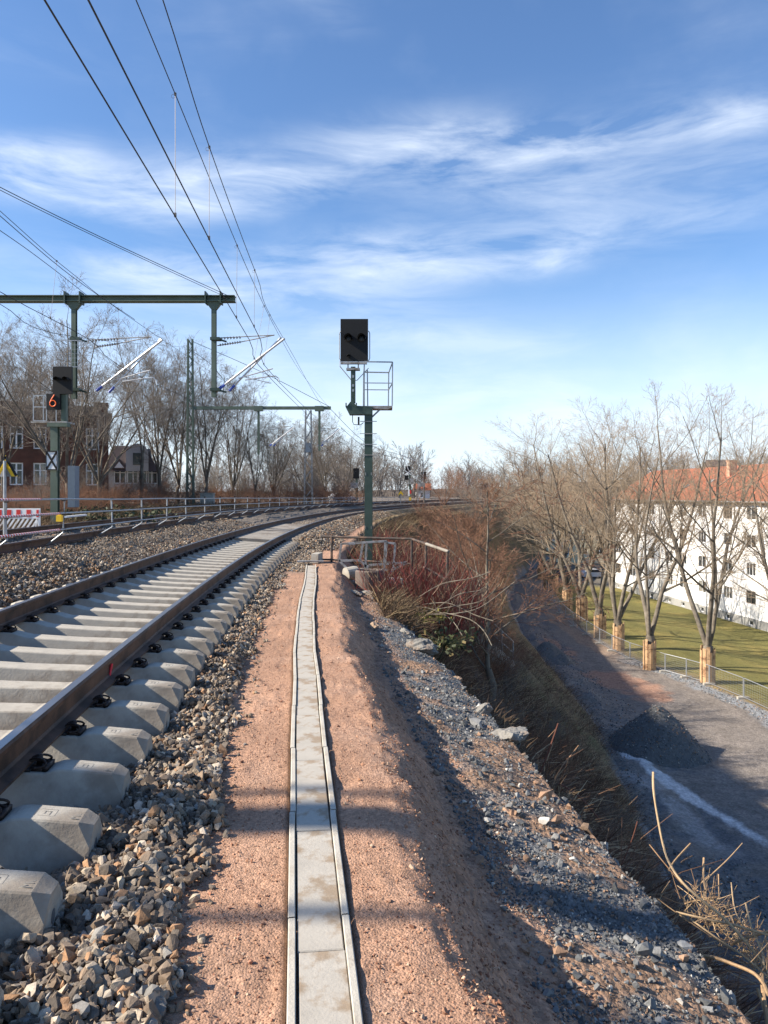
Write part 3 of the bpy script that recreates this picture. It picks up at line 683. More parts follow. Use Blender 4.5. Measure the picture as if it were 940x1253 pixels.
# ---------------------------------------------------------------- cable trough
def trpt(y): return np.array([float(Xt(y)), y, 0.0])
def seg_frame(y0, y1):
    a = trpt(y0); b = trpt(y1); d = b-a; L = np.linalg.norm(d); d = d/L; x = np.array([d[1], -d[0], 0]); return a, d, x, L
WO, WW = .117, .028
names = ['closest to the camera', 'second from the camera', 'third from the camera', 'fourth from the camera', 'fifth from the camera', 'sixth from the camera', 'seventh from the camera', 'eighth from the camera', 'ninth from the camera', 'tenth from the camera', 'eleventh from the camera', 'twelfth from the camera', 'thirteenth from the camera', 'fourteenth from the camera', 'fifteenth from the camera', 'sixteenth from the camera', 'seventeenth from the camera', 'eighteenth from the camera']
ys_t = [1.93]+[2.95+.985*i for i in range(16)]
for i in range(len(ys_t)-1):
    y0, y1 = ys_t[i]+.004, ys_t[i+1]-.004
    a, d, x, L = seg_frame(y0, y1); jit = rnd.uniform(-.004, .004)
    def P3(u, v, w): return a+d*u+x*(v+jit)+np.array([0, 0, w])
    mb = MB(); prof = [(-WO, -.14), (WO, -.14), (WO, .030), (WO-.004, .034), (WO-WW+.003, .034), (WO-WW, .030), (WO-WW-.004, -.08), (-WO+WW+.004, -.08), (-WO+WW, .030), (-WO+WW-.003, .034), (-WO+.004, .034), (-WO, .030)]
    V = [P3(0, p, q) for p, q in prof]+[P3(L, p, q) for p, q in prof]; n = len(prof)
    mb.raw(V, [(j, (j+1) % n, n+(j+1) % n, n+j) for j in range(n)])
    mb.raw([V[j] for j in (0, 1, 2, 5, 6, 7, 8, 11)], [(0, 1, 4, 5), (1, 2, 3, 4), (0, 5, 6, 7)])
    single('cable_trough', mb, M['trough'], 'pale concrete trough channel in the path, %s' % names[i], 'cable trough', 'trough channel sections along the path', loc=tuple(a))
ys_l = [1.76, 2.74, 3.72, 4.70, 5.67, 6.81, 7.79]+[8.77+.98*i for i in range(10)]
for i in range(len(ys_l)-1):
    y0, y1 = ys_l[i]+.003, min(ys_l[i+1], 17.75)-.003
    if y1-y0 < .2: break
    a, d, x, L = seg_frame(y0, y1); w = WO-WW-.006; tz = rnd.uniform(.022, .027); jit = rnd.uniform(-.003, .003)
    def P3(u, v, q): return a+d*u+x*(v+jit)+np.array([0, 0, q])
    mb = MB(); c = .004; V = []
    for (u, e) in ((0, 0), (c, c), (L-c, c), (L, 0)):
        pass
    top = [P3(c, -w+c, tz), P3(c, w-c, tz), P3(L-c, w-c, tz), P3(L-c, -w+c, tz)]; mid = [P3(0, -w, tz-c), P3(0, w, tz-c), P3(L, w, tz-c), P3(L, -w, tz-c)]; bot = [P3(0, -w, -.02), P3(0, w, -.02), P3(L, w, -.02), P3(L, -w, -.02)]
    mb.raw(top+mid+bot, [(0, 1, 2, 3)]+[(4+j, 4+(j+1) % 4, (j+1) % 4, j) for j in range(4)]+[(8+j, 8+(j+1) % 4, 4+(j+1) % 4, 4+j) for j in range(4)])
    single('trough_lid', mb, M['lid'], 'stained flat lid lying in the cable trough, %s' % names[i], 'trough lid', 'lids of the cable trough', loc=tuple(a))
mb = MB(); mb.box((-1.72, 17.95, .09), (.62, .10, .035), rz=R(3)); single('wooden_board', mb, M['galv_dull'], 'short grey board lying across the far end of the cable trough', 'board', loc=(-1.72, 17.95, .09))
mb = MB(); mb.box((-1.62, 18.6, .12), (.17, .5, .22), rz=R(-8)); single('concrete_block', mb, M['concrete'], 'small concrete block behind the far end of the cable trough', 'block', loc=(-1.62, 18.6, 0))

# ---------------------------------------------------------------- signals
def ringp(c, r, n=14, axis='y'):
    return [(c[0]+r*math.cos(t), c[1], c[2]+r*math.sin(t)) for t in np.linspace(0, 2*math.pi, n)]
def main_signal():
    Y = 19.4; x0 = -.39; th = Thing('railway_signal', 'tall dark green signal mast with blank black light screen and service cage', 'railway signal', (x0, Y, -.35))
    mb = MB(); h = .20; w = .2   # H-section mast
    zb, zt = -.35, CAMZ+102/F*Y
    mb.box((x0, Y-.085, (zb+zt)/2), (w, .014, zt-zb)); mb.box((x0, Y+.085, (zb+zt)/2), (w, .014, zt-zb)); mb.box((x0, Y, (zb+zt)/2), (.012, .156, zt-zb))
    th.part('mast', mb, M['green'])
    mb = MB(); mb.box((x0+.02, Y, -.5), (.75, .75, .5)); th.part('foundation', mb, M['concrete'])
    mb = MB()
    for py in (516, 531, 544, 557):
        p = at(450, py, Y); mb.bar((x0-.21, Y-.095, p.z), (x0+.21, Y-.095, p.z), .018, .018)
    th.part('climbing_rungs', mb, M['galv_dull'])
    mb = MB(); 
    for py in (580, 645): p = at(450, py, Y); mb.box((x0-.07, Y-.095, p.z), (.016, .01, .07)); mb.box((x0+.07, Y-.095, p.z), (.016, .01, .07))
    th.part('mast_plates', mb, M['galv_dull'])
    # bracket: side arm trough left of mast top
    zc = at(0, 503, Y).z
    mb = MB(); a = at(423, 497, Y); b = at(456, 497, Y)
    mb.prism([(a.x, zc+.10), (a.x+.10, zc-.10), (b.x, zc-.10), (b.x, zc+.10), (at(437, 0, Y).x, zc+.12), (at(432, 0, Y).x, zc+.22), (at(429, 0, Y).x, zc+.22), (a.x+.05, zc+.12)], Y-.14, Y+.14)
    for xx in (a.x+.02, x0-.30): mb.box((xx, Y-.15, zc+.14), (.03, .02, .10))
    th.part('side_bracket', mb, M['green'])
    mb = MB(); px = at(432.3, 0, Y).x; zt2 = at(0, 449, Y).z
    mb.box((px, Y, (zc+.2+zt2)/2), (.115, .115, zt2-zc-.2)); sp = th.part('screen_post', mb, M['green'])
    mb = MB()
    for py in (461, 472, 478): mb.box((px, Y-.060, at(0, py, Y).z), (.05, .004, .06))
    th.part('number_plates', mb, M['galv'], parent=sp)
    mb = MB(); zz = at(0, 452, Y).z; mb.box((px, Y, zz), (.34, .2, .05)); mb.box((px-.13, Y, zz+.10), (.03, .05, .2)); mb.box((px+.13, Y, zz+.10), (.03, .05, .2)); zz = at(0, 444.5, Y).z; mb.box((px+.02, Y-.02, zz), (.66, .12, .05))
    th.part('screen_bracket', mb, M['galv_dull'])
    a = at(416.8, 442, Y); b = at(450.5, 390.3, Y)
    mb = MB(); mb.box(((a.x+b.x)/2, Y+.02, (a.z+b.z)/2), (b.x-a.x, .06, b.z-a.z)); 
    mb.box(((a.x+b.x)/2, Y+.14, (a.z+b.z)/2-.1), (.5, .2, .7))
    sc_ = th.part('signal_screen', mb, M['black'])
    for (cx_, cz_, r) in ((426.5, 411.5, .11), (442.5, 411.5, .11), (426.7, 433, .05)):
        p = at(cx_, cz_+3, Y); mb = MB(); n = 12
        # hood: half cone sticking out over the lamp
        V = []; 
        for yy, rr in ((Y-.012, r), (Y-.012-r*1.9, r*.92)):
            for t in np.linspace(R(-10), R(190), n): V.append((p.x+rr*math.cos(t), yy, p.z+rr*math.sin(t)*1.15-(.02 if yy < Y-.05 else 0)))
            for t in np.linspace(R(190), R(-10), n): V.append((p.x+(rr-.006)*math.cos(t), yy, p.z+(rr-.006)*math.sin(t)*1.15-(.02 if yy < Y-.05 else 0)))
        m2 = 2*n; mb.raw(V, [(j, (j+1) % m2, m2+(j+1) % m2, m2+j) for j in range(m2)])
        hd = th.part('lamp_hood', mb, M['black'], parent=sc_)
        mb = MB(); mb.lathe([(r*.8, 0), (r*.8, .012), (r*.5, .022)], 16); v = mb.V[0].copy(); mb.V[0] = np.stack([p.x+v[:, 0], Y-.010-v[:, 2], p.z+v[:, 1]], 1)
        th.part('lamp_lens', mb, M['black_gloss'], parent=sc_, smooth=True)
    # side handles and diagonal braces of the screen
    mb = MB(); q = lambda x, y, dy=0: at(x, y, Y)+Vector((0, dy, 0))
    for (X0, X1, s_) in ((417, 415.3, 1), (451, 452.5, -1)):
        mb.tube([q(X0, 404, .08), q(X1, 407, .08), q(X1, 438, .08), q(X0, 441, .08)], .012, 6)
    mb.tube([q(416, 441, .05), q(416, 448, .05), q(430, 465, .05)], .012, 6); mb.tube([q(451, 450, .05), q(437, 465, .05), q(430, 465, .05)], .010, 6)
    th.part('screen_handles', mb, M['galv'])
    # service cage
    mb = MB(); D = .62
    lo = 498; x0c, x1c = 444.5, 480.5
    fr = lambda x, y, k: q(x, y, -.05+k*D) if True else 0
    c0 = [fr(446, 443, 0), fr(480.5, 443.5, 0), fr(480, 497, 0), fr(446, 497, 0)]; c1 = [fr(444.5, 451, 1), fr(476, 451.5, 1), fr(475.5, 497, 1), fr(444, 497, 1)]
    for c in (c0, c1):
        mb.bar(c[0], c[1], .03, .03); mb.bar(c[1], c[2], .03, .03); mb.bar(c[3], c[0], .03, .03); m0 = c[0].lerp(c[3], .48); m1 = c[1].lerp(c[2], .48); mb.bar(m0, m1, .022, .022)
    mb.bar(c0[0], c1[0], .022, .022); mb.bar(c0[1], c1[1], .022, .022); mb.bar(c0[1].lerp(c0[2], .48), c1[1].lerp(c1[2], .48), .02, .02)
    mb.bar(q(449.5, 452, .1), q(450, 497, .1), .03, .03)
    cg = th.part('service_cage', mb, M['galv'])
    mb = MB(); a = at(446, 497, Y); b = at(480.3, 500, Y)
    mb.box(((a.x+b.x)/2, Y+.25, (a.z+b.z)/2), (b.x-a.x, .62, .035)); mb.prism([(a.x, a.z-.05), (b.x-.12, a.z-.09), (b.x, a.z-.03), (b.x, a.z), (a.x, a.z)], Y-.08, Y-.05)
    mb.bar((x0+.08, Y, b.z-.22), (x0+.28, Y, b.z-.03), .04, .04)
    th.part('cage_floor', mb, M['galv_dull'], parent=cg)
    mb = MB(); mb.tube([q(431.5, 508), q(431.5, 516), q(433, 519.5), q(441, 520), q(445, 517)], .010, 6); mb.box(at(439, 515, Y), (.045, .06, .2)); th.part('cable_loop', mb, M['rubber'])
main_signal()

def left_signal():
    Y = 27.0; q = lambda x, y, dy=0: at(x, y, Y)+Vector((0, dy, 0))
    base = q(67.5, 645); th = Thing('railway_signal', 'green signal mast by the brick house showing an orange lit number 6', 'railway signal', (base.x, Y, base.z))
    zt = q(0, 517).z; w = .25; mb = MB()
    mb.box((base.x, Y-.09, (base.z+zt)/2), (w, .016, zt-base.z)); mb.box((base.x, Y+.09, (base.z+zt)/2), (w, .016, zt-base.z)); mb.box((base.x, Y, (base.z+zt)/2), (.014, .164, zt-base.z))
    th.part('mast', mb, M['green_pale'])
    mb = MB(); mb.box((q(79, 0).x, Y, q(0, 500).z), (.17, .17, 1.1)); mb.box((q(72, 0).x, Y, q(0, 520).z), (.7, .3, .14)); th.part('upper_post', mb, M['green_pale'])
    a = q(67.2, 482.8); b = q(90.2, 449.4); mb = MB(); mb.box(((a.x+b.x)/2, Y-.12, (a.z+b.z)/2), (b.x-a.x, .10, b.z-a.z)); s_ = th.part('signal_screen', mb, M['black'])
    for cx_ in (73.5, 84):
        p = q(cx_, 466); mb = MB(); n = 10; V = []
        for yy, rr in ((Y-.17, .11), (Y-.36, .10)):
            for t in np.linspace(0, math.pi, n): V.append((p.x+rr*math.cos(t), yy, p.z+rr*math.sin(t)))
            for t in np.linspace(math.pi, 0, n): V.append((p.x+(rr-.008)*math.cos(t), yy, p.z+(rr-.008)*math.sin(t)))
        m2 = 2*n; mb.raw(V, [(j, (j+1) % m2, m2+(j+1) % m2, m2+j) for j in range(m2)]); th.part('lamp_hood', mb, M['black'], parent=s_)
    a = q(60.2, 502); b = q(76.5, 483); mb = MB(); mb.box(((a.x+b.x)/2, Y-.16, (a.z+b.z)/2), (b.x-a.x, .14, b.z-a.z)); nb = th.part('number_box', mb, M['black'])
    mb = MB(); cx_, cz_ = q(68.3, 494.6).x, q(68.3, 494.6).z; r = .105
    mb.tube([(cx_+r*math.cos(t), Y-.245, cz_+r*math.sin(t)) for t in np.linspace(0, 2*math.pi, 17)], .017, 6)
    mb.tube([(cx_-r*.98, Y-.245, cz_+.02), (cx_-.03, Y-.245, cz_+.17), (cx_+.055, Y-.245, cz_+.30)], .017, 6)
    th.part('digit', mb, M['orange_em'], parent=nb, label='orange number 6')
    # black and white crossed board
    a = q(58.8, 575.6); b = q(73.2, 552); mb = MB(); mb.box(((a.x+b.x)/2, Y-.16, (a.z+b.z)/2), (b.x-a.x, .03, b.z-a.z)); bd = th.part('crossed_board', mb, M['paintwhite'])
    mb = MB(); W = b.x-a.x; Hh = b.z-a.z; xc = (a.x+b.x)/2; zc = (a.z+b.z)/2; y_ = Y-.180
    for s2 in (-1, 1):
        mb.bar((xc-W/2+.03, y_, zc+s2*(Hh/2-.04)), (xc, y_, zc+s2*.005), .012, .065); mb.bar((xc+W/2-.03, y_, zc+s2*(Hh/2-.04)), (xc, y_-.004, zc+s2*.005), .012, .065)
    y3 = Y-.184
    mb.box((xc, y3, a.z+.02), (W, .02, .04)); mb.box((xc, y3, b.z-.02), (W, .02, .04)); mb.box((a.x+.015, y3+.003, zc), (.03, .02, Hh)); mb.box((b.x-.015, y3+.003, zc), (.03, .02, Hh))
    th.part('board_pattern', mb, M['black'], parent=bd)
    # cage
    mb = MB()
    for (k, dx, dy_) in ((0, 0, 0), (.6, 3, -3)):
        c = [q(41+dx, 484+dy_, k), q(57+dx, 484+dy_, k), q(57+dx, 515, k), q(41+dx, 515, k)]
        for i in range(4): mb.bar(c[i], c[(i+1) % 4], .028, .028)
        mb.bar(c[0].lerp(c[3], .45), c[1].lerp(c[2], .45), .03, .03)
    mb.bar(q(41, 484), q(44, 481, .6), .03, .03); mb.bar(q(57, 484), q(60, 481, .6), .03, .03)
    cg = th.part('service_cage', mb, M['galv'])
    mb = MB(); p = q(62, 517); mb.box((p.x, Y+.2, p.z), (1.25, .7, .05)); th.part('cage_floor', mb, M['galv_dull'], parent=cg)
    mb = MB(); p = q(76, 595); mb.box((p.x, Y+1.0, p.z), (.26, .4, 1.5)); single('equipment_cabinet', mb, mat('bluegrey_sheet', (.13, .17, .22), .5, .2), 'tall narrow blue-grey cabinet right behind the left signal mast', 'cabinet', loc=(p.x, Y+1.0, p.z-.75))
left_signal()

# ---------------------------------------------------------------- catenary gantries
def cantilever(th, q, tipx, tipy, postx, mt_tube, scale=1.0, y2=.5):
    """aluminium cantilever hanging from the drop post: lower strut pair, tie, registration and steady arm (photo pixels relative to tip)"""
    s = scale; p = lambda dx, dy, d=0: q(tipx+dx*s, tipy+dy*s, d)
    mb = MB(); mb.tube([p(-74, 65), p(6.5, 3)], .042, 8); mb.tube([p(-65, 65, y2), p(0, -2, y2)], .036, 8); st = th.part('cantilever_tube', mb, mt_tube)
    mb = MB(); mb.tube([p(-83, 3), p(-6, -1)], .018, 6); mb.tube([p(-76, 12), p(-50, 8), p(-6, -1)], .018, 6); th.part('tie_rod', mb, M['galv_dull'])
    mb = MB()
    for (a, b) in (((-78, 3.5), (-48, 2)), ((-72, 11), (-48, 7.5))):
        A = p(*a); B = p(*b)
        for t in np.linspace(0, 1, 9):
            c = A.lerp(B, t); d = (B-A).normalized()*.02; mb.tube([c-d, c+d], [.055, .03], 8)
    th.part('insulator', mb, M['galv_dull'])
    mb = MB(); mb.tube([p(-74, 65), p(-67, 59.7)], .055, 8); mb.tube([p(-65, 65, y2), p(-58, 58, y2)], .05, 8); th.part('blue_sleeve', mb, M['blue'])
    mb = MB(); mb.tube([p(-50, 52), p(-8, 40)], .022, 6); mb.tube([p(-42, 54), p(-15, 50), p(-5, 49), p(-1, 52), p(0, 58)], .022, 6); mb.tube([p(-44, 50), p(-10, 58)], .014, 5); th.part('steady_arm', mb, M['alu'])
def gantry1():
    Y = 27.6; q = lambda x, y, d=0: at(x, y, Y)+Vector((0, d, 0))
    p0 = q(-170, 366); th = Thing('catenary_gantry', 'nearer overhead wire gantry with long green beam and two drop posts', 'gantry', (p0.x, Y, .6))
    mb = MB(); a = q(-170, 366); b = q(288, 366); z = (a.z+b.z)/2
    for s in (-1, 1): mb.box(((a.x+b.x)/2, Y+s*.10, z+.095), (b.x-a.x, .14, .03)); mb.box(((a.x+b.x)/2, Y+s*.10, z-.095), (b.x-a.x, .14, .03)); mb.box(((a.x+b.x)/2, Y+s*.04, z), (b.x-a.x, .02, .17))
    th.part('beam', mb, M['green_pale'])
    mb = MB(); mb.box((a.x, Y, (a.z+.5)/2), (.35, .35, a.z-.3)); th.part('mast', mb, M['green_pale'])
    for (px, pb) in ((91, 488), (262, 486)):
        mb = MB(); t = q(px, 374); bt = q(px, pb)
        for s in (-1, 1): mb.box((t.x, Y+s*.075, (t.z+bt.z)/2), (.16, .014, t.z-bt.z))
        mb.box((t.x, Y, (t.z+bt.z)/2), (.010, .14, t.z-bt.z))
        mb.prism([(t.x-.30, z-.10), (t.x+.30, z-.10), (t.x+.26, z-.16), (t.x+.09, z-.38), (t.x-.09, z-.38), (t.x-.26, z-.16)], Y-.10, Y+.10)
        dp = th.part('drop_post', mb, M['green_pale'])
        mb = MB()
        for s in (-1, 1): mb.box((t.x+s*.27, Y-.02, z+.02), (.045, .42, .42))
        th.part('beam_clamp', mb, M['green'], parent=dp)
        mb = MB()
        for yy in (415, 477): c = q(px+1, yy); mb.box((c.x+.03, Y, c.z), (.34, .32, .10)); mb.bar((c.x+.1, Y, c.z), (c.x+.42, Y, c.z-.09), .06, .06)
        th.part('post_bracket', mb, M['green'], parent=dp)
    cantilever(th, q, 342, 411, 262, M['alu']); cantilever(th, q, 192, 413, 91, M['alu'])
    mb = MB(); a = q(71, 450); b = q(102, 418)
    for i in range(9):
        x = a.x+(b.x-a.x)*i/8; mb.box((x, Y-.2, (a.z+b.z)/2), (.008 if 0 < i < 8 else .03, .008, b.z-a.z))
    for i in range(7):
        z_ = a.z+(b.z-a.z)*i/6; mb.box(((a.x+b.x)/2, Y-.2, z_), (b.x-a.x, .008, .008 if 0 < i < 6 else .03))
    for i in range(9):
        x = a.x+(b.x-a.x)*i/8
    for s in (0, 1):
        xx = a.x if s == 0 else b.x; mb.bar((xx, Y-.2, b.z), (xx, Y-.05, b.z), .03, .03)
    th.part('mesh_guard', mb, M['galv'])
gantry1()
def lattice(th, x, y, z0, z1, w, mt, name='lattice_mast'):
    mb = MB()
    ws = lambda z: w*(1-.35*(z-z0)/(z1-z0))
    for sx in (-1, 1):
        for sy in (-1, 1): mb.bar((x+sx*w/2, y+sy*w/3, z0), (x+sx*ws(z1)/2, y+sy*ws(z1)/3, z1), .10, .10)
    n = int((z1-z0)/(w*1.1))
    for i in range(n):
        a = z0+(z1-z0)*i/n; b = z0+(z1-z0)*(i+1)/n; s = 1 if i % 2 else -1
        for sy in (-1, 1): mb.bar((x-s*ws(a)/2, y+sy*w/3, a), (x+s*ws(b)/2, y+sy*w/3, b), .05, .05)
        for sx in (-1, 1): mb.bar((x+sx*ws(a)/2, y-s*w/3, a), (x+sx*ws(b)/2, y+s*w/3, b), .03, .03)
    return th.part(name, mb, mt)
def gantry2():
    Y = 61.0; q = lambda x, y, d=0: at(x, y, Y)+Vector((0, d, 0))
    b0 = q(233, 610); th = Thing('catenary_gantry', 'more distant overhead wire gantry with tall lattice mast at its left', 'gantry', (b0.x, Y, b0.z))
    lattice(th, b0.x, Y, b0.z-.8, q(0, 415).z, .52, M['green_pale'])
    mb = MB(); a = q(236, 498); b = q(405, 500.5); mb.box(((a.x+b.x)/2, Y, (a.z+b.z)/2), (b.x-a.x, .3, .24)); th.part('beam', mb, M['green_pale'])
    for px, pb in ((316.5, 556), (391, 552)):
        mb = MB(); t = q(px, 500); bt = q(px, pb); mb.box((t.x, Y, (t.z+bt.z)/2), (.17, .17, t.z-bt.z)); mb.box((t.x, Y, t.z), (.7, .4, .4)); th.part('drop_post', mb, M['green_pale'])
    cantilever(th, q, 414, 524, 391, M['alu'], .33); cantilever(th, q, 357, 522, 316, M['alu'], .36)
    mb = MB(); mb.bar(q(382, 560), q(440, 545), .12, .12)
gantry2()
def mast_far(px, py0, py1, Y, w, label):
    b = at(px, py0, Y); th = Thing('lattice_mast', label, 'mast', (b.x, Y, b.z)); lattice(th, b.x, Y, b.z-1, at(px, py1, Y).z, w, M['galv_dull']); return th
t = mast_far(377.5, 608, 502, 66, .7, 'pale lattice mast under the far gantry beam')
mb = MB(); mb.box(at(378, 548, 66), (.5, .4, .8)); t.part('junction_box', mb, M['galv'])
t = mast_far(515, 612, 556, 98, .8, 'distant lattice mast to the right of the far signals')
mb = MB(); Q = lambda x, y: at(x, y, 98); mb.tube([Q(492, 557), Q(515, 567)], .05, 5); mb.tube([Q(492, 557), Q(500, 575), Q(515, 590)], .05, 5); t.part('cantilever_tube', mb, M['alu'])
def shade_gantry():
    # unseen gantry of guessed form, added to throw soft shade bands across the path
    Y = 2.14; z = 8.57; th = Thing('catenary_gantry', 'overhead green gantry beam added above the camera, unseen, to cast shade bands on the path', 'gantry', (-19, Y, .6))
    mb = MB(); mb.box((-9.5, Y, z), (19, .30, .26)); th.part('beam', mb, M['green_pale'])
    mb = MB(); mb.box((-9.5, Y+.37, z-.1), (19, .07, .07)); mb.box((-9.5, Y-.84, z-.3), (19, .08, .08)); th.part('shade_bars', mb, M['green_pale'])  # thin bars added beside the beam for the narrower shade bands
    mb = MB(); mb.box((-19, Y, 4.4), (.35, .35, 8.2)); th.part('mast', mb, M['green_pale'])
    mb = MB(); mb.box((-6.3, Y, 7.0), (.16, .16, 3.0)); th.part('drop_post', mb, M['green_pale'])
shade_gantry()

# ---------------------------------------------------------------- overhead wires
def spline(pts, n=10):
    pts = [Vector(p) for p in pts]; out = []
    for i in range(len(pts)-1):
        p0 = pts[max(i-1, 0)]; p1 = pts[i]; p2 = pts[i+1]; p3 = pts[min(i+2, len(pts)-1)]
        for k in range(n):
            t = k/n; out.append(.5*((2*p1)+(p2-p0)*t+(2*p0-5*p1+4*p2-p3)*t*t+(3*p1-p0-3*p2+p3)*t**3))
    out.append(pts[-1]); return out
def wireset(label, mess, cont, drops, rm=.0075, rc=.0095, group='overhead wires above the tracks'):
    th = Thing('catenary_wires', label, 'overhead wire', tuple(mess[0]), group)
    mb = MB(); mb.tube(spline(mess, 6), rm, 5); th.part('messenger_wire', mb, M['wire'])
    if cont:
        mb = MB(); mb.tube(spline(cont, 4), rc, 5); th.part('contact_wire', mb, M['wire'])
        cs = spline(cont, 40); ms = spline(mess, 40)
        for y in drops:
            a = min(ms, key=lambda p: abs(p.y-y)); b = min(cs, key=lambda p: abs(p.y-y)); b = Vector((b.x, a.y, b.z))
            mb = MB(); mb.tube([a, b], .0042, 5); mb.tube(ringp((a.x-.03, a.y, a.z-.03), .03, 8), .003, 4); mb.box((b.x, b.y, b.z+.02), (.03, .03, .06)); mb.box((a.x, a.y, a.z), (.03, .03, .04)); th.part('dropper', mb, M['wire_pale'])
V3 = Vector
cA = lambda y: -2.78-.053*(y-6.3); cB = lambda y: -2.42-.06*(y-6.3)
wireset('left pair of wires over the near track, joined by thin droppers',
        [(cA(-6), -6, 7.6), (cA(5), 5, 7.5), (cA(11.2), 11.2, 7.48), (-3.42, 19, 7.32), tuple(at(341, 409, 27.6)), tuple(at(370, 458, 44)), tuple(at(402, 498, 61))],
        [(cA(-6), -6, 5.7), (cA(11.2), 11.2, 5.7), (cA(20), 20, 5.68), tuple(at(335, 467, 27.6)), (-3.4, 61, 5.75), (-.6, 88, 5.7)], [4, 11.2, 17.6, 23.0])
wireset('right pair of wires over the near track, joined by thin droppers',
        [(cB(-6), -6, 7.6), (cB(4), 4, 7.55), (cB(9), 9, 7.42), (-2.77, 12.2, 7.16), (-3.15, 19, 7.08), tuple(at(347, 414, 27.6)), tuple(at(418, 523, 61)), (1, 95, 7.2)],
        [(cB(-6), -6, 5.7), (cB(12.2), 12.2, 5.7), tuple(at(319, 416, 20.2)), tuple(at(341, 467, 27.6)), tuple(at(424, 541, 61)), (-.2, 88, 5.7)], [5, 12.2, 18.6, 24.0])
wireset('wires over the far track running to the left cantilever',
        [tuple(at(-220, 60, 9.0)), tuple(at(0, 258, 16.1)), tuple(at(89, 335, 20.5)), tuple(at(192, 411, 27.6)), tuple(at(357, 521, 61))],
        [tuple(at(-400, 120, 8)), tuple(at(0, 357, 16.7)), tuple(at(110, 416, 22)), tuple(at(190, 470, 27.6)), tuple(at(357, 540, 61))], [13, 19.5, 24])
def onewire(label, pts, r=.008):
    mb = MB(); mb.tube(spline(pts, 6), r, 5); single('feeder_wire', mb, M['wire'], label, 'overhead wire', 'overhead wires above the tracks', loc=tuple(pts[0]))
onewire('upper of two close wires sloping to the right end of the near gantry beam', [at(-260, 92, 13), at(0, 229, 18.2), at(140, 298, 22), at(284, 364, 27.6)], .011)
onewire('lower of two close wires sloping to the right end of the near gantry beam', [at(-260, 97, 13), at(0, 232.5, 18.3), at(140, 300.5, 22), at(282, 366, 27.6)], .009)
onewire('wire from upper left anchored on the near gantry beam beside its left post', [at(-230, 130, 14), at(0, 282, 20), at(60, 325, 23.5), at(106, 361, 27.6)], .010)
onewire('wire just under the messenger of the far track at the left', [at(-220, 68, 9.2), at(0, 264, 16.3), at(89, 339, 20.6), at(165, 391, 26)], .009)
onewire('low wire crossing in front of the brick house at the left', [at(-120, 300, 15), at(0, 372, 19), at(90, 412, 27.6), at(230, 425, 60)], .009)
onewire('wire from the lattice mast top down to the far gantry beam end', [at(236, 418, 61), at(320, 455, 61), at(404, 498, 61)], .02)
onewire('wire from the lattice mast to the lower cantilever', [at(236, 430, 61), at(262, 450, 61), at(300, 500, 61)], .016)
onewire('far overhead wire beyond the tall signal', [at(404, 500, 61), at(450, 543, 80), at(492, 557, 98)], .02)
onewire('lower far overhead wire beyond the tall signal', [at(418, 524, 61), at(455, 552, 80), at(495, 562, 98)], .02)

# ---------------------------------------------------------------- metal barrier along the far track
Yp = [10.6, 13.2, 15.9, 19.2, 21.8, 24.5, 27.0, 29.8, 32.5]
while Yp[-1] < 95: Yp.append(Yp[-1]+2.7)
off_f = -3.78
def fp(y, dx=0): return float(Xr(y))+off_f+dx
th = Thing('safety_barrier', 'long galvanised three-bar barrier clamped along the far track', 'barrier', (fp(13.2), 13.2, .6))
for i, y in enumerate(Yp):
    x = fp(y); mb = MB(); lean = rnd.uniform(-.03, .03); top = 1.58-.004*(y-13)
    mb.tube([(x-.42, y-.05, .60), (x-.40, y, .60), (x, y, .84), (x+lean, y, top)] if i > 2 else [(x-.9, y-.02, .60), (x-.34, y, .60), (x, y, .86), (x+lean, y, top)], .021, 8)
    ps = th.part('post', mb, M['galv'])
    for z in (.93, 1.26, 1.54): mb = MB(); mb.box((x+lean*.5, y, z), (.06, .07, .06)); th.part('clamp', mb, M['plate'], parent=ps)
for z, dz in ((1.56, -.004), (1.27, -.003), (.94, -.002)):
    for seg in range(0, len(Yp)-1, 4):
        ys = [Yp[j] for j in range(seg, min(seg+5, len(Yp)))]
        mb = MB(); mb.tube([(fp(y, .03), y, z+dz*(y-13)+rnd.uniform(-.012, .012)) for y in ys], .019, 8); th.part('rail_bar', mb, M['galv'])
# red and white tape wound round the bars at the left
mb = MB(); mw = MB()
for z in (1.56, 1.27, .94):
    for k in range(95):
        y = 10.8+k*.055
        if y > (15.6 if z < 1.4 else 14.6): break
        x = fp(y, .03); zz = z-.004*(y-13)*.8
        (mb if k % 2 else mw).tube([(x, y-.026, zz), (x, y+.02, zz)], .0235, 7)
th.part('warning_tape', mb, M['paintred']); th.part('tape_band', mw, M['paintwhite'])

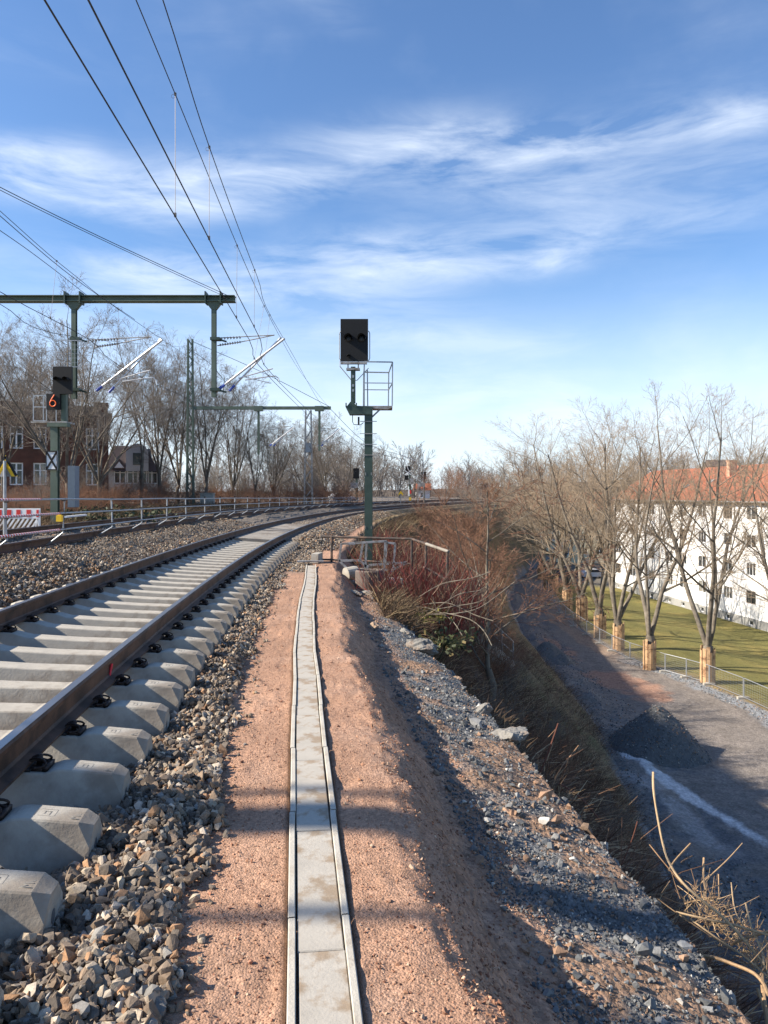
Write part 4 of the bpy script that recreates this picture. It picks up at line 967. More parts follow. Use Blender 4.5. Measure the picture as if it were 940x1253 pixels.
# ---------------------------------------------------------------- small things by the far track
def triangle_sign():
    Y = 13.3; q = lambda x, y, d=0: at(x, y, Y)+Vector((0, d, 0)); b = q(8, 660)
    th = Thing('warning_sign', 'small yellow and black triangle sign on a thin grey pole at the left edge', 'sign', (b.x, Y, b.z))
    mb = MB(); mb.tube([q(8, 658, -.06), q(8, 564, -.06)], .028, 8); th.part('pole', mb, M['galv'])
    mb = MB(); mb.prism([(q(-7, 583).x, q(0, 583).z), (q(22.5, 583).x, q(0, 583).z), (q(7.5, 557).x, q(0, 557).z)], Y-.02, Y-.01); bd = th.part('sign_board', mb, M['yellow'])
    mb = MB(); A, B, C_ = q(-5.5, 582, -.03), q(21, 582, -.03), q(7.5, 558.5, -.03)
    for a, c in ((A, C_), (B, C_)): mb.bar(a, c, .006, .045)
    th.part('sign_border', mb, M['black'], parent=bd)
    mb = MB(); mb.prism([(q(0, 583).x, q(0, 583.2).z), (q(15, 583).x, q(0, 583.2).z), (q(7.5, 583).x, q(0, 570).z)], Y-.032, Y-.026); th.part('sign_centre', mb, M['galv_dull'], parent=bd)
triangle_sign()
def board_barrier():
    Y = 23.0; q = lambda x, y, d=0: at(x, y, Y)+Vector((0, d, 0)); a = q(-30, 652); b = q(49.5, 622)
    th = Thing('barrier_board', 'white plastic site barrier with red blocks and slanted slats at far left', 'barrier', ((a.x+b.x)/2, Y, a.z))
    mb = MB(); W = b.x-a.x; zt = b.z; zb = a.z; zm = q(0, 634.5).z
    mb.box(((a.x+b.x)/2, Y, (zt+zm)/2), (W, .04, zt-zm)); mb.box((a.x+.03, Y, (zm+zb)/2), (.06, .04, zm-zb-.002)); mb.box((b.x-.03, Y, (zm+zb)/2), (.06, .04, zm-zb-.002)); mb.box(((a.x+b.x)/2, Y, zb+.03), (W-.13, .036, .06))
    th.part('board', mb, M['paintwhite'])
    mb = MB()
    for px in (-24, -12, 0, 11.8, 23.2, 35.6, 46.5):
        p = q(px, 628); mb.box((p.x, Y-.024, (zt+zm)/2), ((.13 if px < 46 else .07), .006, (zt-zm)*.72))
    th.part('red_blocks', mb, M['paintred'])
    mb = MB(); n = 14
    for i in range(n):
        x = a.x+.1+i*W/n; x1 = min(x+.24, b.x-.07)
        mb.bar((x, Y, zb+.06), (x1, Y, zm-.005), .03, .05)
    th.part('slats', mb, M['paintwhite'])
board_barrier()
mb = MB(); p = at(73, 634, 22.5); mb.box((0, 0, .09), (.16, .12, .18)); mb.box((0, 0, .185), (.10, .08, .03)); single('work_lamp', mb, M['yellow'], 'small yellow warning lamp box on the ballast by the left signal', 'lamp', loc=(0, 0, 0)).location = (p.x, 22.5, p.z-.1)
mb = MB(); mb.bar(at(80, 632.5, 22), at(105, 630, 24), .07, .05); single('white_board', mb, M['paintwhite'], 'short white board lying on the ballast right of the yellow lamp', 'board')
mb = MB(); p = at(254, 610, 62); mb.box((0, 0, .45), (1.05, .6, .9)); mb.box((0, 0, .93), (1.15, .7, .06)); single('relay_cabinet', mb, M['concrete'], 'pale grey relay cabinet beyond the barrier left of the lattice mast trees', 'cabinet').location = (p.x, 62, p.z-.5)

# distant signals
def far_signal(px, top, Y, kind, label):
    q = lambda x, y, d=0: at(x, y, Y)+Vector((0, d, 0)); b = q(px, 617 if Y > 90 else 612)
    th = Thing('railway_signal', label, 'railway signal', (b.x, Y, b.z))
    mb = MB(); mb.box((b.x, Y, (b.z+q(0, top).z)/2), (.22, .2, q(0, top).z-b.z)); th.part('mast', mb, M['green_pale'])
    mb = MB(); t = q(px-.5, top)
    if kind == 0:
        mb.box((q(499, 0).x, Y-.2, q(0, 574.5).z), (.66, .1, .95)); s = th.part('signal_screen', mb, M['black'])
        mb = MB(); mb.box((q(497.5, 0).x, Y-.2, q(0, 584.5).z), (.55, .1, .62)); th.part('number_box', mb, M['black'])
        mb = MB()
        for s2 in (-1, 1): mb.bar(q(495.5, 578.5-s2*2.6, -.3-.01*s2), q(503, 578.5+s2*2.6, -.3-.01*s2), .02, .09)
        th.part('white_cross', mb, M['paintwhite'], parent=s)
        mb = MB(); mb.box((q(502.3, 0).x, Y-.2, q(0, 602).z), (.22, .05, .5)); th.part('red_plate', mb, M['paintred']); mb = MB(); mb.box((q(500.3, 0).x, Y-.2, q(0, 603).z), (.22, .05, .9)); th.part('white_plate', mb, M['paintwhite'])
        mb = MB(); mb.box((q(502, 0).x, Y-.2, q(0, 610.5).z), (.34, .05, .5)); th.part('yellow_plate', mb, M['yellow'])
        mb = MB(); mb.box((q(502, 0).x, Y, q(0, 592).z), (.9, .7, .1)); mb.box((q(504, 0).x, Y, q(0, 588.5).z), (.6, .6, .7)); th.part('service_cage', mb, M['galv_dull'])
    else:
        mb.box((t.x, Y-.1, t.z-.1), (.62, .3, 1.05)); th.part('signal_screen', mb, M['black'])
        mb = MB(); mb.box((t.x-.2, Y, t.z-1.35), (.8, .6, .55)); th.part('service_cage', mb, M['galv_dull'])
far_signal(501.5, 572, 105, 0, 'distant signal with blue-white cross on black and a red plate')
far_signal(519, 581, 104, 1, 'distant grey signal box seen just right of the far lattice mast')
far_signal(436.5, 578, 80, 1, 'distant dark signal just left of the tall green mast')
Y = 92; q = lambda x, y, d=0: at(x, y, Y)+Vector((0, d, 0)); b = q(490.5, 626)
th = Thing('warning_sign', 'distant yellow arrow-shaped board on a thin pole before the far signals', 'sign', (b.x, Y, b.z))
mb = MB(); mb.tube([b, q(490.5, 605)], .05, 6); th.part('pole', mb, M['galv'])
mb = MB(); zt, zb = q(0, 600.5).z, q(0, 606.5).z; x = q(490.5, 0).x; mb.prism([(x-.28, zb), (x-.28, zb+.22), (x, zt), (x+.28, zb+.22), (x+.28, zb), (x, zb+.26)], Y-.06, Y-.03); th.part('sign_board', mb, M['yellow'])

# ---------------------------------------------------------------- old railing, cage and stair rail by the tall signal
def old_railing():
    q = at; th = Thing('old_railing', 'old dark brown railing closing the end of the path', 'railing', tuple(at(547, 712, 17.0)))
    D = {406: 18.6, 504: 18.2, 521.5: 17.6, 548: 16.8}
    A, B, C_, E = at(393, 656.5, 18.9), at(504, 659.5, 18.2), at(521.7, 665.5, 17.6), at(549, 675, 16.8)
    mb = MB(); mb.tube([A, B, C_], .028, 8); th.part('top_rail', mb, M['oldsteel'])
    mb = MB(); mb.tube([C_, E], .034, 8); th.part('top_rail', mb, M['cover'], label='bare grey end piece of the top rail')
    mb = MB(); mb.tube([at(393, 684.5, 18.9), at(440, 686, 18.6), at(504, 690, 18.2)], .022, 8); mb.tube([at(519, 694, 17.6), at(546, 709.5, 16.8)], .032, 8); th.part('middle_rail', mb, M['oldsteel'])
    for (x, y0, y1, Y) in ((406, 657, 706, 18.8), (504, 659.5, 706, 18.2), (521.5, 665, 712, 17.6), (547.5, 675, 728, 16.8)):
        mb = MB(); mb.tube([at(x, y0, Y), at(x-.3, y1, Y)], .030, 8); th.part('post', mb, M['oldsteel'])
old_railing()
def loose_cage():
    Y = 16.9; s = lambda x, y, d=0: at(400+x/5.875, 640+y/5.875, Y)+Vector((0, d, 0))
    th = Thing('cage_frame', 'galvanised cage frame leaning tilted at the foot of the tall signal', 'metal frame', tuple(s(250, 440)))
    mb = MB(); W = .045
    for a, b in (((105, 150), (425, 130)), ((105, 150), (88, 270)), ((88, 270), (240, 268)), ((240, 268), (258, 148)), ((88, 270), (235, 412)), ((240, 268), (405, 440)), ((285, 150), (276, 350)), ((420, 132), (408, 438))): mb.bar(s(*a), s(*b), W, W)
    th.part('front_frame', mb, M['galv_dull'])
    mb = MB()
    for a, b in (((190, 360), (276, 350)), ((300, 318), (585, 298)), ((355, 355), (480, 350)), ((430, 152), (495, 158)), ((276, 350), (300, 318)), ((480, 350), (585, 298)), ((495, 158), (480, 350)), ((430, 152), (420, 318))): mb.bar(s(*a, .5), s(*b, .5), W, W)
    for a, b in (((105, 150), (190, 160)), ((425, 130), (430, 152)), ((405, 440), (480, 350))): mb.bar(s(*a), s(*b, .5), W*.8, W*.8)
    th.part('rear_frame', mb, M['galv_dull'])
loose_cage()
# concrete shaft ring and pipe by the mast
p = at(452, 712, 16.4); mb = MB()
mb.lathe([(.30, -.4), (.30, .33), (.27, .36), (.24, .33), (.24, -.1)], 24, (p.x, 16.4, p.z-.1)); single('shaft_ring', mb, mat('dark_wet_concrete', (.13, .10, .085), .85, 0, .2, 4, .003, 40), 'dark round shaft ring standing under the leaning cage frame', 'shaft ring', smooth=False, loc=(p.x, 16.4, p.z-.4))
p = at(430, 700, 16.8); mb = MB(); mb.tube([(p.x-.12, 16.8, p.z-.05), (p.x+.10, 16.95, p.z-.02)], .15, 16); single('pipe_stub', mb, M['concrete'], 'short grey concrete pipe lying left of the shaft ring', 'pipe', smooth=False, loc=tuple(p))
p = at(474, 716, 17.2); mb = MB(); mb.box((p.x, 17.2, p.z-.12), (.62, .5, .55), rz=R(12)); single('concrete_block', mb, M['concrete'], 'grey concrete block beside the shaft ring below the red shrubs', 'block', loc=(p.x, 17.2, p.z-.4))
# slabs and boulders along the rubble edge
BL = [(452, 722, 15.6, .62, 0, 'white flat boulder at the head of the rubble below the cage frame'), (428+8, 735, 14.8, .40, 0, 'pale stone below the white boulder at the rubble head'), (480, 730, 15.2, .55, 1, 'tan slab beside the white boulder near the concrete block'),
      (505, 742, 14.2, .45, 0, 'grey lump among the dry stalks under the red shrubs'), (456, 786, 11.4, .34, 1, 'tan stone half buried on the shaded red bank'), (512, 800, 11.0, .85, 0, 'long grey slab at the edge of the dark pit'),
      (498, 782, 12.0, .6, 0, 'grey broken slab left of the dark pit'), (610, 872, 8.6, .52, 1, 'tan boulder at the lip of the brushy slope'), (622, 930, 7.2, .62, 0, 'big grey rounded boulder bulging from the rubble edge'),
      (645, 893, 8.4, .7, 1, 'long shaded slab behind the tan boulder'), (590, 905, 7.9, .40, 0, 'grey stone embedded above the big rounded boulder'), (690, 1010, 5.9, .22, 0, 'small grey rock on the rubble crest'), (560, 850, 9.6, .32, 1, 'brown stone on the rubble above the slope')]
for i, (px, py, Y, s, k, lab) in enumerate(BL):
    s *= .55
    bm = bmesh.new(); bmesh.ops.create_icosphere(bm, subdivisions=4, radius=.5); r_ = np.random.RandomState(100+i)
    nrm = r_.normal(size=(14, 3)); nrm /= np.linalg.norm(nrm, axis=1, keepdims=True); dd = r_.uniform(.24, .42, 14)
    for v in bm.verts:
        c = np.array(v.co); 
        for a in range(14):
            e = c@nrm[a]-dd[a]
            if e > 0: c = c-nrm[a]*e*.95
        v.co = c
    sc = Vector((s*r_.uniform(.8, 1.25), s*r_.uniform(.9, 1.5), s*r_.uniform(.5, .7)))
    for v in bm.verts:
        c = v.co; n_ = float(fbm(np.array(c.x*3+i), np.array(c.y*3+c.z*2), .35, 5, 7+i, .7))*.22; v.co = Vector((c.x*sc.x, c.y*sc.y, c.z*sc.z))*(1+n_)
    me = bpy.data.meshes.new('boulder'); bm.to_mesh(me); bm.free(); me.materials.append(M['rock_tan' if k else 'rock'])
    p = at(px, py, Y); z = float(H(p.x, Y)); o = bpy.data.objects.new('boulder', me); o.location = (p.x, Y, z+s*.03); o.rotation_euler = (r_.uniform(-.5, .5), r_.uniform(.3, .8), r_.uniform(0, 3)); link(o)
    tag(o, lab, 'boulder', 'boulders along the embankment edge')
# stair down the slope with galvanised rail
def stair():
    A = Vector((3.45, 28.5, 0)); B = Vector((6.0, 34.0, 0)); A.z = float(H(A.x, A.y, False))+.2; B.z = float(H(B.x, B.y, False))+.2
    A = at(583, 775, 28.5); B = at(628, 812, 33.2)
    th = Thing('embankment_stair', 'narrow concrete stair down the slope with grey metal handrail', 'stairs', tuple(B))
    mb = MB(); n = 18; d = (B-A)/n; sd = Vector((d.y, -d.x, 0)).normalized()
    for i in range(n):
        c = A+d*(i+.5); mb.box((c.x-sd.x*.6, c.y-sd.y*.6, c.z-.25), (1.2, abs(d.y)*1.02, .5+.001*i), rz=math.atan2(sd.y, sd.x))
    mb.bar(A+Vector((0, 0, -.12)), B+Vector((0, 0, -.12)), .16, .36); mb.bar(A-sd*1.2+Vector((0, 0, -.12)), B-sd*1.2+Vector((0, 0, -.12)), .16, .36)
    th.part('steps', mb, M['concrete'])
    mb = MB(); u = Vector((0, 0, .95)); mb.tube([A+u, B+u], .035, 8); mb.tube([A+u*.5, B+u*.5], .028, 8); th.part('handrail', mb, M['galv'])
    for t in (0, .33, .66, 1): c = A.lerp(B, t); mb = MB(); mb.tube([c-Vector((0, 0, .2)), c+u], .032, 8); th.part('post', mb, M['galv'])
stair()

# ---------------------------------------------------------------- bare trees
def grow(seed, starts, levels, tip=.006):
    """starts: list of (pos, dir, length, radius); levels: per level (children, t0, t1, angle, length ratio, wander, up, points, sides)"""
    r = np.random.RandomState(seed); out = []
    p = np.array([s[0] for s in starts], float); d = np.array([s[1] for s in starts], float); L = np.array([s[2] for s in starts], float); rad = np.array([s[3] for s in starts], float)
    for li, lv in enumerate(levels):
        nch, t0, t1, ang, lr, wan, up, Pn, ns = lv; B = len(p)
        d = d/np.linalg.norm(d, axis=1, keepdims=True); C = np.empty((B, Pn, 3)); C[:, 0] = p; D = np.empty_like(C); D[:, 0] = d; cur = d.copy(); step = (L/(Pn-1))[:, None]
        for k in range(1, Pn):
            cur = cur+r.normal(0, wan, (B, 3))+np.array([0, 0, up/(Pn-1)]); cur /= np.linalg.norm(cur, axis=1, keepdims=True); C[:, k] = C[:, k-1]+cur*step; D[:, k] = cur
        last = nch == 0; tt = np.linspace(0, 1, Pn)[None]; end = .30 if not last else .45
        if li == 0 and Pn > 5: end = .25
        Rr = np.maximum(rad[:, None]*(1-(1-end)*tt**.9), tip*.75)
        out.append((C, Rr, ns, li))
        if last: break
        K = nch; tb = t0+(t1-t0)*((np.arange(K)[None]+r.rand(B, K))/K); f = tb*(Pn-1); i0 = np.minimum(f.astype(int), Pn-2); fr = (f-i0)[..., None]; bi = np.arange(B)[:, None]
        cp = C[bi, i0]*(1-fr)+C[bi, i0+1]*fr; cdir = D[bi, i0]; a = np.radians(ang)*r.uniform(.65, 1.3, (B, K)); az = r.uniform(0, 2*math.pi, (B, 1))+np.arange(K)[None]*2.4+r.normal(0, .4, (B, K))
        ref = np.where(np.abs(cdir[..., 2:3]) > .9, np.array([1., 0, 0]), np.array([0, 0, 1.])); u = np.cross(cdir, ref); u /= np.linalg.norm(u, axis=2, keepdims=True)+1e-9; w = np.cross(cdir, u)
        nd = cdir*np.cos(a)[..., None]+(u*np.cos(az)[..., None]+w*np.sin(az)[..., None])*np.sin(a)[..., None]
        nl = L[:, None]*lr*(1.15-.6*tb)*r.uniform(.7, 1.25, (B, K)); nr = np.maximum(rad[:, None]*(1-(1-end)*tb)*r.uniform(.42, .68, (B, K)), tip)
        p = cp.reshape(-1, 3); d = nd.reshape(-1, 3); L = nl.reshape(-1); rad = nr.reshape(-1)
    return out
def tree_mesh(name, seed, starts, levels, mb_, mt_, tip=.006, split=2):
    """returns (trunk mesh, crown mesh)"""
    out = grow(seed, starts, levels, tip); a = MB(); b = MB()
    for (C, Rr, ns, li) in out: tubes(a if li < split else b, C, Rr, ns)
    return a.mesh(name+'_trunk', mb_, True), b.mesh(name+'_crown', mt_, True)
def mesh_top(me):
    z = np.empty(len(me.vertices)*3, np.float32); me.vertices.foreach_get('co', z); return float(np.percentile(z[2::3], 99.7))
def fit_scale(meshes, top_py, Y, gz_, wide=1.0):
    s_ = (CAMZ+(HY-top_py)/F*Y-gz_)/mesh_top(meshes[1]); return (s_*wide, s_*wide, s_)
def place_tree(kind, meshes, loc, rz, s, label, group, cat='tree'):
    e = bpy.data.objects.new(kind, None); e.location = loc; e.rotation_euler = (0, 0, rz); e.scale = (s, s, s) if np.isscalar(s) else s; link(e); tag(e, label, cat, group)
    for nm, me in zip(('trunk', 'crown'), meshes): o = bpy.data.objects.new(nm, me); link(o, e)
    return e
def fork(seed, h, n, lean, L, r, trunk_r=None, base=0.0):
    rr = np.random.RandomState(seed); st = []
    if h > 0: st.append(((0, 0, base), (rr.normal(0, .03), rr.normal(0, .03), 1), h*1.08, trunk_r or r*1.7))
    return st, rr
# proto trees ~19 m: a short bole forking into a few long rising limbs
def make_proto(name, seed, bole, nl, lean, L, r, mk, tk, dens=1.0, tip=.008, br=None, spread=38, lv=None):
    rr = np.random.RandomState(seed); mbt = MB(); mbc = MB()
    C0 = np.array([[(0, 0, -.5), (rr.normal(0, .02), rr.normal(0, .02), bole*.3), (rr.normal(0, .05), rr.normal(0, .05), bole*.7), (rr.normal(0, .08), rr.normal(0, .08), bole*1.02)]]); br = br or r*1.55
    tubes(mbt, C0, np.array([[br*1.35, br*1.08, br, br*.9]]), 10); top = C0[0, -1]; st = []
    az0 = rr.uniform(0, 6.28)
    for i in range(nl):
        az = az0+i*2*math.pi/nl+rr.normal(0, .25); a = R(lean)*rr.uniform(.55, 1.25) if nl > 1 else R(3)
        st.append((tuple(top-np.array([0, 0, .3])), (math.sin(a)*math.cos(az), math.sin(a)*math.sin(az), math.cos(a)), L*rr.uniform(.8, 1.1), r*rr.uniform(.7, 1.05)))
    lv = lv or [(int(11*dens), .14, 1.0, spread+4, .46, .05, .34, 9, 7), (8, .12, 1.0, 34, .48, .06, .25, 6, 5), (6, .12, 1.0, 34, .52, .09, .20, 4, 3), (5, .15, 1.0, 32, .58, .10, .15, 3, 3), (0, 0, 1, 30, .5, .10, .05, 3, 3)]
    for (C, Rr, ns, li) in grow(seed+1, st, lv, tip): tubes(mbt if li < 2 else mbc, C, Rr, ns)
    return mbt.mesh(name+'_trunk', M[mk], True), mbc.mesh(name+'_crown', M[tk], True)
RLV = [(9, .22, 1.0, 42, .48, .06, .45, 9, 7), (8, .14, 1.0, 38, .48, .08, .28, 6, 5), (6, .12, 1.0, 34, .52, .09, .20, 4, 3), (4, .15, 1.0, 32, .58, .10, .15, 3, 3), (0, 0, 1, 30, .5, .10, .05, 3, 3)]
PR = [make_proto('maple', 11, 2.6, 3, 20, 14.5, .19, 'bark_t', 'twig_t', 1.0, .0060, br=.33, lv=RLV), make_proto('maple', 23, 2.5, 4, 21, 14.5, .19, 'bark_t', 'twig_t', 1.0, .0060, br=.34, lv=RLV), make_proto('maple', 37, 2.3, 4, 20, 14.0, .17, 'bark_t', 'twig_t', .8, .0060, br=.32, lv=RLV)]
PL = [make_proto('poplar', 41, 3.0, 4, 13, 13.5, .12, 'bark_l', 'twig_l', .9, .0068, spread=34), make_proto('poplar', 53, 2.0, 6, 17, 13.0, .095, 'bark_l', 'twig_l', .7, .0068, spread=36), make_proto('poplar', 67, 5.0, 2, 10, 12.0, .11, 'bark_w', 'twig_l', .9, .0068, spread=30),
      make_proto('poplar', 71, 2.4, 6, 30, 11.5, .12, 'bark_l', 'twig_l', .7, .0068, spread=40)]
PT = make_proto('sapling', 131, 2.0, 1, 5, 7.0, .085, 'bark_w', 'twig_r', 1, .0075, br=.12, lv=[(16, .02, .95, 62, .52, .05, .30, 9, 6), (8, .15, 1, 42, .45, .09, .1, 6, 4), (6, .15, 1, 36, .5, .1, .1, 4, 3), (4, .2, 1, 34, .55, .1, .1, 3, 3), (0, 0, 1, 30, .5, .1, 0, 3, 3)])
PS = [make_proto('thicket', 81, .3, 7, 24, 5.2, .045, 'bark_w', 'twig_l', .6, .006, spread=34, lv=[(8, .1, 1, 34, .5, .08, .3, 7, 5), (7, .1, 1, 36, .5, .1, .2, 5, 3), (6, .2, 1, 36, .55, .12, .1, 3, 3), (0, 0, 1, 30, .5, .12, .05, 3, 3)]),
      make_proto('thicket', 91, .3, 7, 34, 5.0, .04, 'twig_r', 'twig_r', .6, .006, spread=34, lv=[(8, .1, 1, 36, .5, .08, .2, 7, 5), (7, .1, 1, 36, .5, .1, .15, 5, 3), (6, .2, 1, 36, .55, .12, .1, 3, 3), (0, 0, 1, 30, .5, .12, .05, 3, 3)])]
# row of wrapped trees along the lawn
guard = MB()
for i in range(11):
    a = i*2*math.pi/11; rr_ = .40+.015*((i*7) % 3); w = .205; hh = 2.05+.12*((i*5) % 4)
    guard.box((rr_*math.cos(a), rr_*math.sin(a), hh/2-.05), (.035, w, hh), rz=a)
gm_ = guard.mesh('trunk_guard', M['plank'])
strap = MB()
for z in (.45, 1.6): strap.tube([(.435*math.cos(t), .435*math.sin(t), z) for t in np.linspace(0, 2*math.pi, 24)], .012, 4)
sm_ = strap.mesh('strap', M['plate'])
def gz(X, Y): return float(lowz(np.array(float(X)), np.array(float(Y))))
ROW = [(866, 835, 49.7, 2, 462, 'tree with several trunks nearest the camera in the planked row, right of the gravel heap'), (795, 819, 53.4, 0, 488, 'forked tree with plank guard, second of the row from the right'), (757, 795, 60.2, 1, 490, 'tree with plank guard, third of the row from the right'),
       (734, 780, 65.3, 0, 500, 'tree with plank guard, fourth of the row from the right'), (712, 759, 74.2, 2, 506, 'tree with plank guard in the middle of the lawn-side row'), (694, 746, 81, 1, 514, 'tree with plank guard just left of the row middle'),
       (678, 725, 95.3, 2, 532, 'tree with pale guard, third from the far end of the row'), (670, 723, 97.5, 0, 540, 'tree with pale guard, second from the far end of the row'), (662, 709, 110, 1, 548, 'tree with pale guard at the far end of the row')]
def wrapped(X, Y, k, top, lab, rz, g_=True):
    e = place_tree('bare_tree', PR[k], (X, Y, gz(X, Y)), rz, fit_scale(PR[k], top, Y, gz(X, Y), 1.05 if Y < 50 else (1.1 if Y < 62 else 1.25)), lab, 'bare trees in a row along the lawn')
    if g_:
        o = bpy.data.objects.new('trunk_guard', gm_); link(o, e); o2 = bpy.data.objects.new('strap', sm_); link(o2, o)
    return e
for i, (px, py, Y, k, s, lab) in enumerate(ROW): wrapped((px-CX)/F*Y, Y, k, s, lab, [.4, 2.1, 4.0, 5.2, 1.1, 3.0, 2.2, 6.0, .9][i])
wrapped(23.5, 43.0, 1, 452, 'tree standing off the right edge whose limbs reach into the picture', 1.9)
for i, (x, y, k, s) in enumerate(((25, 122, 0, .72), (30, 128, 1, .75), (21, 131, 2, .7), (36, 124, 2, .72), (16, 138, 0, .7), (27, 150, 1, .8))):
    place_tree('bare_tree', PR[k], (x, y, gz(x, y)), i*1.3, s, 'bare tree in the clump beyond the far end of the planked row', 'bare trees beyond the planked row')

# trees behind the far track on the left
LT = [(4, 46, 0, 388, 'wide bare tree at the left edge in front of the brick house'), (84, 42, 3, 366, 'largest bare tree, spreading above the left signal'), (44, 54, 1, 396, 'bare tree rising beside the upper storey of the brick house at left'), (122, 50, 3, 388, 'bare tree before the right half of the brick house'),
      (174, 63, 2, 390, 'slender pale-barked bare tree right of the brick house'), (196, 66, 0, 404, 'bare tree before the grey house'), (218, 68, 1, 428, 'bare tree directly left of the lattice mast'), (252, 66, 0, 424, 'dense bare tree right behind the drop post'), (284, 71, 1, 452, 'bare many-stemmed tree right of the lattice mast'),
      (312, 69, 0, 500, 'bare tree half way between lattice mast and far mast'), (336, 74, 1, 506, 'bare tree just left of the pale far mast'), (372, 86, 3, 498, 'bare tree behind the pale far mast'), (398, 80, 1, 504, 'bare tree under the right end of the far gantry beam'), (424, 92, 3, 524, 'bare tree just left of the tall signal')]
for i, (px, Y, k, top, lab) in enumerate(LT):
    x = (px-CX)/F*Y; z = float(H(x, Y)); place_tree('bare_tree', PL[k], (x, Y, z), i*2.1, fit_scale(PL[k], top, Y, z, 1.12), lab, 'tall bare trees beyond the tracks')
r_ = np.random.RandomState(5)
for i in range(11):
    px = -60+i*50+r_.uniform(-8, 8); Y = r_.uniform(70, 105) if px > 120 else r_.uniform(74, 95); x = (px-CX)/F*Y; k = int(r_.randint(0, 4))
    if 130 < px < 200: continue
    place_tree('bare_tree', PL[k], (x, Y, .5), r_.uniform(0, 6), fit_scale(PL[k], (430 if px < 240 else 520)+r_.uniform(-15, 30), Y, .5), 'slim bare tree in the thicket behind the tall trees', 'bare trees of the thicket beyond the tracks')
for i in range(30):
    px = -10+i*15+r_.uniform(-6, 6); Y = r_.uniform(33, 52) if px < 130 else r_.uniform(64, 82); x = (px-CX)/F*Y; s = r_.uniform(.22, .5)*(Y/45)**.4
    place_tree('bare_shrub', PS[i % 2], (x, Y, float(H(x, Y))-.1), r_.uniform(0, 6), s, 'low leafless shrub at the wood edge beyond the barrier', 'leafless shrubs beyond the barrier', 'shrub')
for i in range(44):
    px = -15+i*10.5+r_.uniform(-5, 5); Y = r_.uniform(31, 50) if px < 130 else (r_.uniform(50, 60) if px < 215 else r_.uniform(64, 80)); x = (px-CX)/F*Y; s = r_.uniform(.28, .48)*(Y/50)**.5
    place_tree('bare_shrub', PS[1], (x, Y, float(H(x, Y))-.1), r_.uniform(0, 6), (s*1.3, s*1.3, s*.8), 'reddish brown leafless bush in the undergrowth band beyond the barrier', 'brown bushes in the undergrowth beyond the barrier', 'shrub')
# shrubs and small trees right of the signal on the embankment
RS = [(600, 21.5, 0, .95, 3.0), (560, 26, 1, .50, 0), (596, 25, 1, .42, 0), (584, 27, 0, .45, 0), (540, 30, 1, .6, 0), (568, 34, 1, .65, 0), (550, 40, 1, .7, 0), (572, 44, 1, .7, 0), (560, 55, 1, .9, 0), (538, 52, 1, .7, 0), (560, 72, 1, .9, 0), (525, 64, 1, .6, 0), (580, 92, 0, 1.0, 0), (545, 96, 1, 1.0, 0), (590, 108, 1, 1.2, 0)]
for i, (px, Y, k, s, _) in enumerate(RS):
    x = (px-CX)/F*Y; z = float(H(x, Y, False)); lab = 'spreading bare little tree on the slope right of the red shrubs' if i == 0 else 'brown leafless bush on the embankment right of the tall signal'
    place_tree('bare_shrub' if i else 'small_tree', PS[k] if i else PT, (x, Y, z-.15 if i else z-.5), i*1.7, s if i else fit_scale(PT, 572, Y, z-.5, 1.3), lab, None if i == 0 else 'brown bushes on the embankment slope', 'shrub' if i else 'tree')
for i in range(26):
    Y = 6.5+i*1.35+r_.uniform(-.5, .5); f = r_.uniform(.12, .8); x = float(Xt(Y))+2.6+f*(float(Xtoe(Y))-float(Xt(Y))-3.4)
    place_tree('bare_shrub', PS[i % 2], (x, Y, float(H(x, Y))-.1), i*1.9, r_.uniform(.10, .20)*(1+Y/40), 'low dead bramble tuft on the embankment slope above the lower road', 'dead bramble tufts on the slope', 'shrub')
# red-stemmed shrubs
def stems(mb, cx, cy, cz, n, h, spread, r, rr, lean=.35, rad=.5, P=6, droop=0.0):
    a = rr.uniform(0, 2*math.pi, n); q_ = rad*np.sqrt(rr.rand(n)); base = np.stack([cx+q_*np.cos(a), cy+q_*np.sin(a), np.full(n, cz)], 1)
    d = np.stack([rr.normal(0, lean, n), rr.normal(0, lean, n), np.ones(n)], 1); d /= np.linalg.norm(d, axis=1, keepdims=True); L = h*rr.uniform(.45, 1.1, n)
    C = np.empty((n, P, 3)); C[:, 0] = base; cur = d.copy()
    for k in range(1, P):
        cur = cur+rr.normal(0, .09, (n, 3))+np.array([0, 0, -droop/P]); cur /= np.linalg.norm(cur, axis=1, keepdims=True); C[:, k] = C[:, k-1]+cur*(L/(P-1))[:, None]
    tubes(mb, C, r*np.linspace(1, .4, P)[None]*rr.uniform(.7, 1.3, (n, 1)), 3); return C
rr = np.random.RandomState(12); RSH = [(487, 15.6, 1.35), (505, 16.2, 1.5), (524, 15.2, 1.35), (500, 18.5, 1.7), (522, 18.8, 1.8), (476, 20.5, 1.5), (498, 22, 1.7), (520, 23.5, 1.9), (541, 17.5, 1.4), (545, 21, 1.7), (470, 25, 1.5), (488, 27, 1.7), (512, 29, 1.9), (565, 17, 1.5), (556, 15.4, 1.2), (535, 27, 1.9)]
WH = ['in front, nearest the shaft ring', 'in front, second to the right of the shaft ring', 'below the middle of the old railing', 'behind the first railing post', 'behind the bare end of the railing', 'close behind the tall mast', 'behind the mast, second row', 'at the back near the brown bushes', 'beyond the railing end post', 'between railing and the little tree', 'far back beside the path', 'far back, centre of the thicket', 'far back, tallest in the thicket', 'lowest on the slope beside the little tree', 'right of the railing end post near the pit', 'furthest right at the back']
